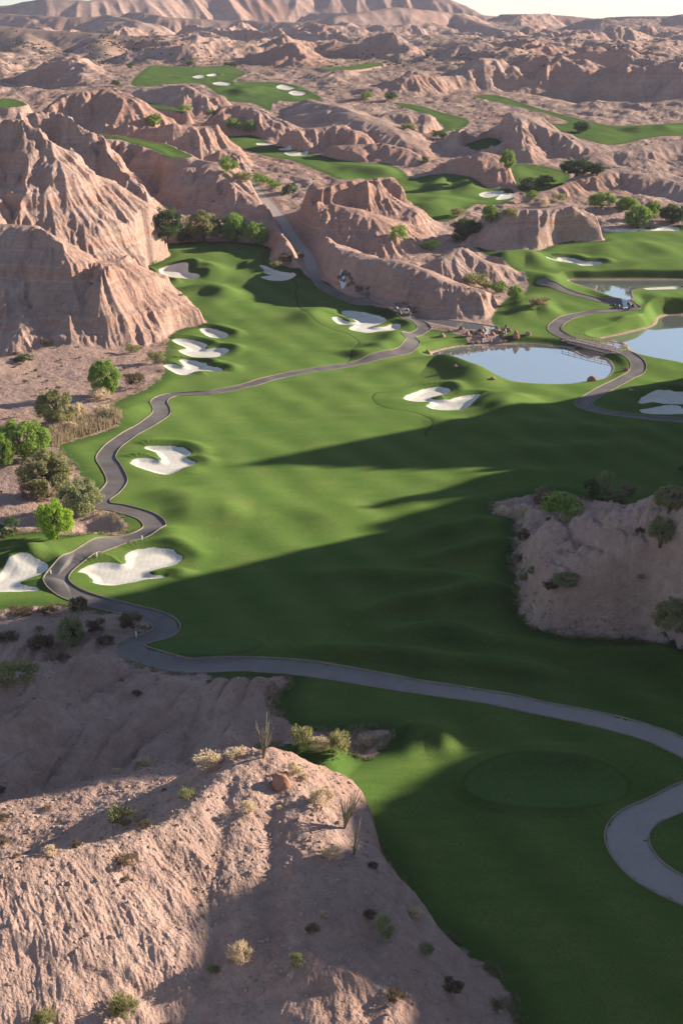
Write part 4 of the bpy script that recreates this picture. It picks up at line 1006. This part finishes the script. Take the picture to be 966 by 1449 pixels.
SHRUBS = [
 (112,596,28,30,'dry','pale dry shrub right of the olive tree above the reeds'), (14,758,36,30,'dark','dark bush at the left edge level with the lime green tree'), (44,706,32,30,'brown','brown dry shrub at the foot of the wide olive tree'),
 (192,548,32,24,'umber','dark brown shrub right of the round bright tree'), (221,514,26,22,'olive','olive shrub at the corner of the lowest small bunker'), (142,566,34,20,'dry','tan shrub at the foot of the round bright tree'), (188,500,24,16,'olive','olive shrub under the sunlit cliff nose'),
 (100,612,24,18,'dry','feathery pale tuft left in the reeds'), (145,585,30,14,'dry','dry scrub on the bank above the reeds'), (34,512,34,12,'dark','low dark shrub on the dirt below the cliff'), (66,488,20,9,'umber','tiny dark shrub under the shaded cliff face'),
 (305,338,26,34,'dark','dark shrub squeezed between two trees of the row'), (262,344,28,26,'dark','low dark shrub between the first trees of the row'), (405,372,26,16,'brown','reddish brown shrub on the scrubby mound'), (391,380,20,12,'olive','olive shrub at the left foot of the scrubby mound'), (424,366,16,10,'brown','small brown shrub right on the scrubby mound'),
 (322,246,34,26,'bright','green shrub at the top of the pale trail'), (345,258,26,18,'olive','olive shrub beside the pale trail'), (368,262,34,18,'bright','green shrub in the dip right of the trail'), (387,267,26,14,'bright','flat green shrub right of the trail dip'), (410,276,28,20,'dark','dark green shrub at the end of the trail thicket'),
 (331,184,28,18,'bright','left of two green shrubs below the farthest green'), (353,188,22,20,'bright','right of two green shrubs below the farthest green'), (300,165,20,12,'olive','small shrub among the pale knolls'), (262,158,20,12,'bright','shrub on the thin green ledge'),
 (563,340,30,26,'bright','green shrub beside the pyramid peak'), (610,352,32,13,'lime','yellow green shrub on the dirt right of the peak'), (672,403,42,20,'olive','wide olive shrub above the long pale ridge'), (706,414,30,18,'bright','rounded green shrub right of the wide olive one'), (762,434,32,16,'brown','reddish dry shrub on the turf above the cascade'), (690,410,20,14,'olive','small olive shrub wedged between two others above the ridge'),
 (650,342,30,18,'dark','dark shrub left of the dark tree'), (722,306,26,14,'olive','olive shrub behind the top of the dome'), (648,306,24,14,'olive','olive shrub by the shaded bunkers'), (747,268,36,18,'dark','dark thicket in the middle of the shaded gully'), (770,262,34,16,'dark','dark bushes at the head of the shaded gully'), (752,282,22,14,'bright','bright shrub at the near end of the gully'), (790,285,22,14,'olive','olive shrub above the dome'), (770,292,18,12,'dry','dry shrub on top of the dome'),
 (518,140,22,12,'bright','green shrub on the far slope'), (553,142,24,14,'dark','dark shrub on the far slope'), (578,184,24,12,'olive','olive shrub below the small pink hill'), (620,196,30,14,'dark','dark shrubs along the winding green'), (600,232,18,12,'dark','dark shrub in the dry wash'), (185,97,14,8,'dark','dark shrub at the left end of the farthest green'), (270,92,20,6,'dark','dark shrub above the farthest green'), (325,94,24,7,'dark','low dark shrubs right above the farthest green'), (164,122,16,10,'dark','dark shrub left of the farthest green'),
 (793,736,68,46,'bright','big bright green shrub on the shoulder of the right hill'), (771,716,40,30,'brown','brown bush left behind the big bright shrub'), (853,704,34,42,'grey','tall grey bush behind the right hill crest'), (836,704,30,30,'dark','dark bush between the big bright shrub and the tall grey bush'), (868,708,40,18,'olive','low yellowish shrub on the right hill crest'), (888,700,24,16,'brown','brownish scrub on the crest right of the tall grey bush'), (800,830,42,24,'olive','olive shrub in the hollow of the right hill'), (778,834,26,16,'umber','dark scrub in the hollow of the right hill'), (739,765,24,20,'umber','dark round shrub at the left edge of the right hill'), (733,796,18,16,'brown','brown scrub on the left edge of the right hill'), (742,822,22,14,'grey','grey green scrub low on the left edge of the right hill'), (752,812,18,12,'grey','small grey shrub on the lower left of the right hill'), (712,730,22,16,'dry','tan grass tuft at the sunlit tip of the right hill'), (738,733,26,22,'dry','tan dry shrub at the sunlit corner of the right hill'), (950,896,62,56,'olive','dark olive bush at the lower right of the right hill'), (906,820,14,10,'grey','tiny grey shrub on the bare right hill'), (905,755,16,10,'umber','small dark shrub under the crest of the right hill'),
 (112,868,32,28,'umber','brown shrub beside the path below the cut bunker'), (185,892,36,32,'umber','dark brown shrub in the elbow of the lower path'), (136,896,30,26,'umber','twiggy dark shrub between the airy tree and the path'), (60,918,44,22,'umber','dark scrub left of the airy tree'), (25,968,76,36,'olive','green bush low on the shaded dirt at the left edge'), (150,912,30,14,'umber','low brown scrub right of the airy tree'), (12,908,34,16,'umber','dark shrub at the left edge below the turf'), (70,868,30,12,'umber','dark growth under the lip of the lower left turf'), (90,935,24,12,'umber','low scrub below the airy tree'), (30,870,40,14,'umber','dark scrub under the lower left bunker'),
 (427,1060,36,42,'olive','olive bush standing in the shaded pocket'), (480,1072,34,50,'olive','taller upright bush on the right of the pocket'), (452,1062,40,22,'dry','pale low scrub in the pocket'), (514,1056,36,18,'dry','pale tuft at the right end of the pocket'), (417,1098,28,24,'dry','dry bush at the corner of the sunlit turf'), (352,1150,30,20,'dry','pale cushion shrub under the hill crest'), (172,1166,44,32,'olive','olive shrub on the ridge of the foreground hill'), (195,1162,26,18,'dry','pale scrub right of the olive shrub on the ridge'), (180,1224,34,20,'brown','brown scrub on the sunlit face'), (340,1362,42,36,'dry','straw yellow shrub low on the shaded foreground face'), (176,1440,46,44,'olive','yellowish shrub at the bottom of the foreground face'), (543,1330,34,44,'grey','grey shrub at the right edge of the foreground hill'), (62,1455,40,34,'olive','yellow olive shrub at the bottom left corner'), (455,1140,40,30,'dry','dry grass between turf and hill crest'), (300,1080,60,14,'dry','dry grass along the back of the hill crest'), (335,1072,40,14,'dry','dry grass tuft left of the tall wand plant'), (265,1130,30,16,'olive','olive scrub behind the foreground ridge'), (205,1085,40,12,'dry','pale scrub in the shaded hollow'), (470,1215,34,22,'dry','thin dry brush below the lower wand plant'), (420,1365,28,18,'grey','grey cushion plant low on the foreground hill'), (300,1378,24,16,'grey','small grey cushion plant in the central gully'), (603,1348,26,16,'grey','grey plant in the dark ditch at the bottom'), (640,1402,34,20,'umber','dark scrub in the ditch at the bottom'), (560,1415,30,18,'umber','dark shrub at the bottom of the ditch'),
]
for a in SHRUBS: plant_shrub(*a, big=(a[2] > 38 and 650 < a[1] < 900 and a[4] in ('olive', 'grey')))
# ocotillos: whip-like stems from one root
MAT_OC = simple('ocotillo_bark', (0.24, 0.21, 0.15), (0.15, 0.14, 0.09), 5, 0.9)
def ocotillo(px, py, h, n, seed, label, lean=0.0):
    x, y, z = hit(px, py); H_ = px2m(h, x, y, z) * 1.05; r = random.Random(seed)
    root = tag(empty('ocotillo', (x, y, z)), label, 'ocotillo', 'wand plants on the foreground crest')
    for k in range(n):
        a = r.uniform(0, 6.28); q = r.uniform(0.1, 0.42); L = H_ * r.uniform(0.65, 1.0); m = MB()
        pts = [(0, 0, -0.1)] + [(L * (q * t ** 1.3 * math.cos(a) + lean * t) + r.uniform(-.05, .05), L * q * t ** 1.3 * math.sin(a) + r.uniform(-.05, .05), L * t) for t in (0.25, 0.5, 0.75, 1.0)]
        m.tube(pts, [0.05, 0.045, 0.04, 0.032, 0.016], 5); obj('stem', m.mesh('stem', True), MAT_OC, root)
ocotillo(373, 1072, 62, 14, 2, 'bare pale wand plant on the top of the hill crest')
ocotillo(487, 1172, 56, 20, 3, 'leafier wand plant leaning right on the lower crest', 0.2)
ocotillo(500, 1212, 58, 6, 4, 'thinnest wand plant furthest down the crest', 0.08)
# reeds by the path
def reeds():
    P = world(smooth_closed([(60,622),(90,606),(130,594),(168,593),(172,601),(140,612),(100,622),(75,632)], 4)); r = np.random.default_rng(4)
    x0, y0 = P.min(0); x1, y1 = P.max(0); pts = []
    from mathutils.geometry import intersect_point_tri_2d
    def inside(x, y):
        c = False
        for i in range(len(P)):
            ax, ay = P[i]; bx, by = P[i - 1]
            if (ay > y) != (by > y) and x < (bx - ax) * (y - ay) / (by - ay) + ax: c = not c
        return c
    while len(pts) < 2600:
        x, y = r.uniform(x0, x1), r.uniform(y0, y1)
        if inside(x, y): pts.append((x, y))
    pts = np.array(pts); z = zlook(pts[:, 0], pts[:, 1]); n = len(pts); h = r.uniform(0.7, 1.7, n); a = r.uniform(0, PI, n); w = 0.05
    lx, ly = r.normal(0, 0.2, n), r.normal(0, 0.2, n)
    B = np.stack([pts[:, 0], pts[:, 1], z], 1); dx = np.stack([np.cos(a) * w, np.sin(a) * w, 0 * a], 1); T = B + np.stack([lx, ly, h], 1)
    V = np.stack([B - dx, B + dx, T + dx * 0.5, T - dx * 0.5], 1).reshape(-1, 3)
    tag(obj('reeds', npmesh('reeds', V, np.arange(len(V)).reshape(-1, 4), False), leaf_mat('reed_blades', (0.26, 0.205, 0.13), (0.40, 0.32, 0.21), 0.35)), 'bed of tall brown reeds beside the path', 'reeds', kind='stuff')
reeds()
# scattered scrub: the nearest as single plants, the far rest as one mass
def scatter():
    r = np.random.default_rng(21)
    ok = (grass_d > 1.0) & (path_d > 0.8) & (slope_g < 0.75) & (np.abs(Xg) < 0.27 * ZC[:, None]) & (OCC < ZB + 0.5)
    for f, zw, P in pond_d: ok &= f > 2
    near = np.argwhere(ok & (Yg > 80) & (Yg < 330)); near = near
    wt = (Yg[near[:, 0], near[:, 1]] ** 2); wt = wt / wt.sum()
    for i in r.choice(len(near), 150, replace=False, p=wt):
        a, b = near[i]; s = r.uniform(0.35, 1.1); k = r.choice(['umber', 'umber', 'dry', 'brown', 'dry'])
        o = obj('desert_scrub', BU[k][int(r.integers(2))]); o.location = (Xg[a, b], Yg[a, b], Z[a, b] - 0.05); o.scale = (s * 1.2, s * 1.2, s * 0.8); o.rotation_euler = (0, 0, r.uniform(0, 6))
        tag(o, 'knee high dry scrub plant scattered on the bare dirt', 'scrub', 'scrub plants scattered on the near dirt')
    far = np.argwhere(ok & (Yg > 330) & (Yg < 1500)); n = 5000
    fxx, fyy = Xg[far[:, 0], far[:, 1]], Yg[far[:, 0], far[:, 1]]
    wt = fyy ** 2.2 * (0.25 + sstep(700, 1000, fyy)) * (0.05 + sstep(-0.1, 0.5, fbm(fxx / 60, fyy / 90, 3, 401))); wt /= wt.sum()
    s = far[r.choice(len(far), n, replace=False, p=wt)]
    B = np.stack([Xg[s[:, 0], s[:, 1]], Yg[s[:, 0], s[:, 1]], Z[s[:, 0], s[:, 1]]], 1)
    sz = r.uniform(0.35, 1.2, n) * np.clip(B[:, 1] / 700, 0.7, 1.5); m = 14
    d = r.normal(size=(n, m, 3)); d /= np.linalg.norm(d, axis=2)[..., None]; d[..., 2] = np.abs(d[..., 2]) * 0.8
    C = B[:, None, :] + d * sz[:, None, None] * 0.5; t = np.cross(d, r.normal(size=d.shape)); t /= np.linalg.norm(t, axis=2)[..., None]; b = np.cross(d, t); L = sz[:, None, None] * 0.42
    V = np.stack([C - t * L, C - b * L, C + t * L, C + b * L], 2).reshape(-1, 3)
    tag(obj('desert_scrub', npmesh('desert_scrub', V, np.arange(len(V)).reshape(-1, 4), False), leaf_mat('far_scrub_leaves', (0.085, 0.08, 0.045), (0.13, 0.11, 0.065), 0.15)), 'countless dark scrub plants speckling the far desert slopes', 'scrub', kind='stuff')
    # loose stones on the near slopes
    st = np.argwhere(ok & (Yg < 200) & (Yg > 74)); n = 5000
    s = st[r.choice(len(st), n, replace=False)]
    bm = bmesh.new(); bmesh.ops.create_icosphere(bm, subdivisions=1, radius=1); iv = np.array([v.co[:] for v in bm.verts]); fi = np.array([[v.index for v in f.verts] for f in bm.faces]); bm.free()
    B = np.stack([Xg[s[:, 0], s[:, 1]], Yg[s[:, 0], s[:, 1]], Z[s[:, 0], s[:, 1]]], 1); sc = 0.04 + 0.16 * r.random(n) ** 4
    V = (B[:, None, :] + iv[None] * sc[:, None, None] * r.uniform(0.6, 1.2, (n, 1, 3)) + r.normal(0, 0.12, (n, len(iv), 3)) * sc[:, None, None]).reshape(-1, 3)
    Fq = (fi[None] + (np.arange(n) * len(iv))[:, None, None]).reshape(-1, 3)
    tag(obj('rubble', npmesh('rubble', V, Fq, False), simple('loose_stones', (0.42, 0.31, 0.255), (0.24, 0.17, 0.135), 0.9, 0.95)), 'loose stones lying on the near dirt slopes', 'rubble', kind='stuff')
scatter()
def verge():
    # ragged grass and weeds where turf meets bare dirt
    r = np.random.default_rng(8)
    ok = (grass_d > -0.5) & (grass_d < 1.3) & (path_d > 0.2) & (sand_d > 1) & (Yg > 78) & (Yg < 300) & (np.abs(Xg) < 0.26 * ZC[:, None])
    for f, zw, P in pond_d: ok &= f > 0.3
    c = np.argwhere(ok); keep = c[r.choice(len(c), 4500, replace=False)]
    k = fbm(Xg[keep[:, 0], keep[:, 1]] / 3, Yg[keep[:, 0], keep[:, 1]] / 3, 2, 77) > -0.1; keep = keep[k]; n = len(keep); m = 7
    B = np.stack([Xg[keep[:, 0], keep[:, 1]], Yg[keep[:, 0], keep[:, 1]], Z[keep[:, 0], keep[:, 1]] - 0.02], 1)[:, None, :] + np.concatenate([r.normal(0, 0.12, (n, m, 2)), np.zeros((n, m, 1))], 2)
    h = r.uniform(0.12, 0.45, (n, m, 1)) * r.uniform(0.5, 1.2, (n, 1, 1)); a = r.uniform(0, PI, (n, m, 1)); w = 0.035
    dx = np.concatenate([np.cos(a) * w, np.sin(a) * w, 0 * a], 2); T = B + np.concatenate([r.normal(0, 0.1, (n, m, 2)), h], 2)
    V = np.stack([B - dx, B + dx, T + dx * 0.4, T - dx * 0.4], 2).reshape(-1, 3)
    tag(obj('rough_grass', npmesh('rough_grass', V, np.arange(len(V)).reshape(-1, 4), False), leaf_mat('rough_blades', (0.13, 0.17, 0.06), (0.30, 0.26, 0.14), 0.4)), 'ragged tufts of rough grass along the border of turf and dirt', 'rough grass', kind='stuff')
verge()
print('plants', time.time() - T0)

# ------------------------------------------------------------------ air
def haze():
    m = MB(); m.box((0, 1700, 80), (7000, 3900, 192)); t = NT('thin_valley_haze'); t.t.nodes.remove
    v = t.n('ShaderNodeVolumePrincipled'); v.inputs['Color'].default_value = (0.72, 0.72, 0.95, 1); v.inputs['Density'].default_value = 0.00006; v.inputs['Anisotropy'].default_value = 0.1
    t.link(v.outputs[0], t.out.inputs['Volume'])
    tag(obj('haze', m.mesh('haze'), t.m), 'thin mauve haze softening the far hills', 'haze', kind='stuff')
haze()
# ------------------------------------------------------------------ light, sky, camera
w = bpy.data.worlds.new('World'); scene.world = w; w.use_nodes = True
nt = w.node_tree; bg = nt.nodes['Background']; sky = nt.nodes.new('ShaderNodeTexSky'); sky.sky_type = 'NISHITA'; sky.sun_disc = False
sky.sun_elevation = SUN_EL; sky.sun_rotation = PI / 2 - SUN_AZ; sky.altitude = 500; sky.air_density = 1.0; sky.dust_density = 0.1; sky.ozone_density = 3.0
hs = nt.nodes.new('ShaderNodeHueSaturation'); hs.inputs['Saturation'].default_value = 0.76; nt.links.new(sky.outputs[0], hs.inputs['Color']); nt.links.new(hs.outputs[0], bg.inputs[0]); bg.inputs[1].default_value = 0.066
sl_ = bpy.data.lights.new('sun', 'SUN'); sl_.energy = 4.8; sl_.angle = math.radians(0.6); sl_.color = (1.0, 0.86, 0.68)
so = bpy.data.objects.new('sun', sl_); COL.objects.link(so)
sd_ = Vector((math.cos(SUN_EL) * math.cos(SUN_AZ), math.cos(SUN_EL) * math.sin(SUN_AZ), math.sin(SUN_EL)))
so.rotation_euler = sd_.to_track_quat('Z', 'Y').to_euler(); so.location = (200, 0, 200)
cam = bpy.data.cameras.new('camera'); co_ = bpy.data.objects.new('camera', cam); COL.objects.link(co_)
co_.location = (0, 0, HCAM); co_.rotation_euler = (PI / 2 - PITCH, 0, 0)
cam.sensor_fit = 'VERTICAL'; cam.sensor_height = 36.0; cam.lens = F / 1449 * 36.0; cam.clip_start = 0.5; cam.clip_end = 20000
scene.camera = co_
scene.render.engine = 'CYCLES'
scene.view_settings.view_transform = 'Standard'; scene.view_settings.look = 'None'; scene.view_settings.gamma = 1.0; scene.view_settings.use_curve_mapping = False
scene.view_settings.exposure = 1.38
scene.cycles.max_bounces = 5; scene.cycles.diffuse_bounces = 3; scene.cycles.transparent_max_bounces = 4
print('done', time.time() - T0)
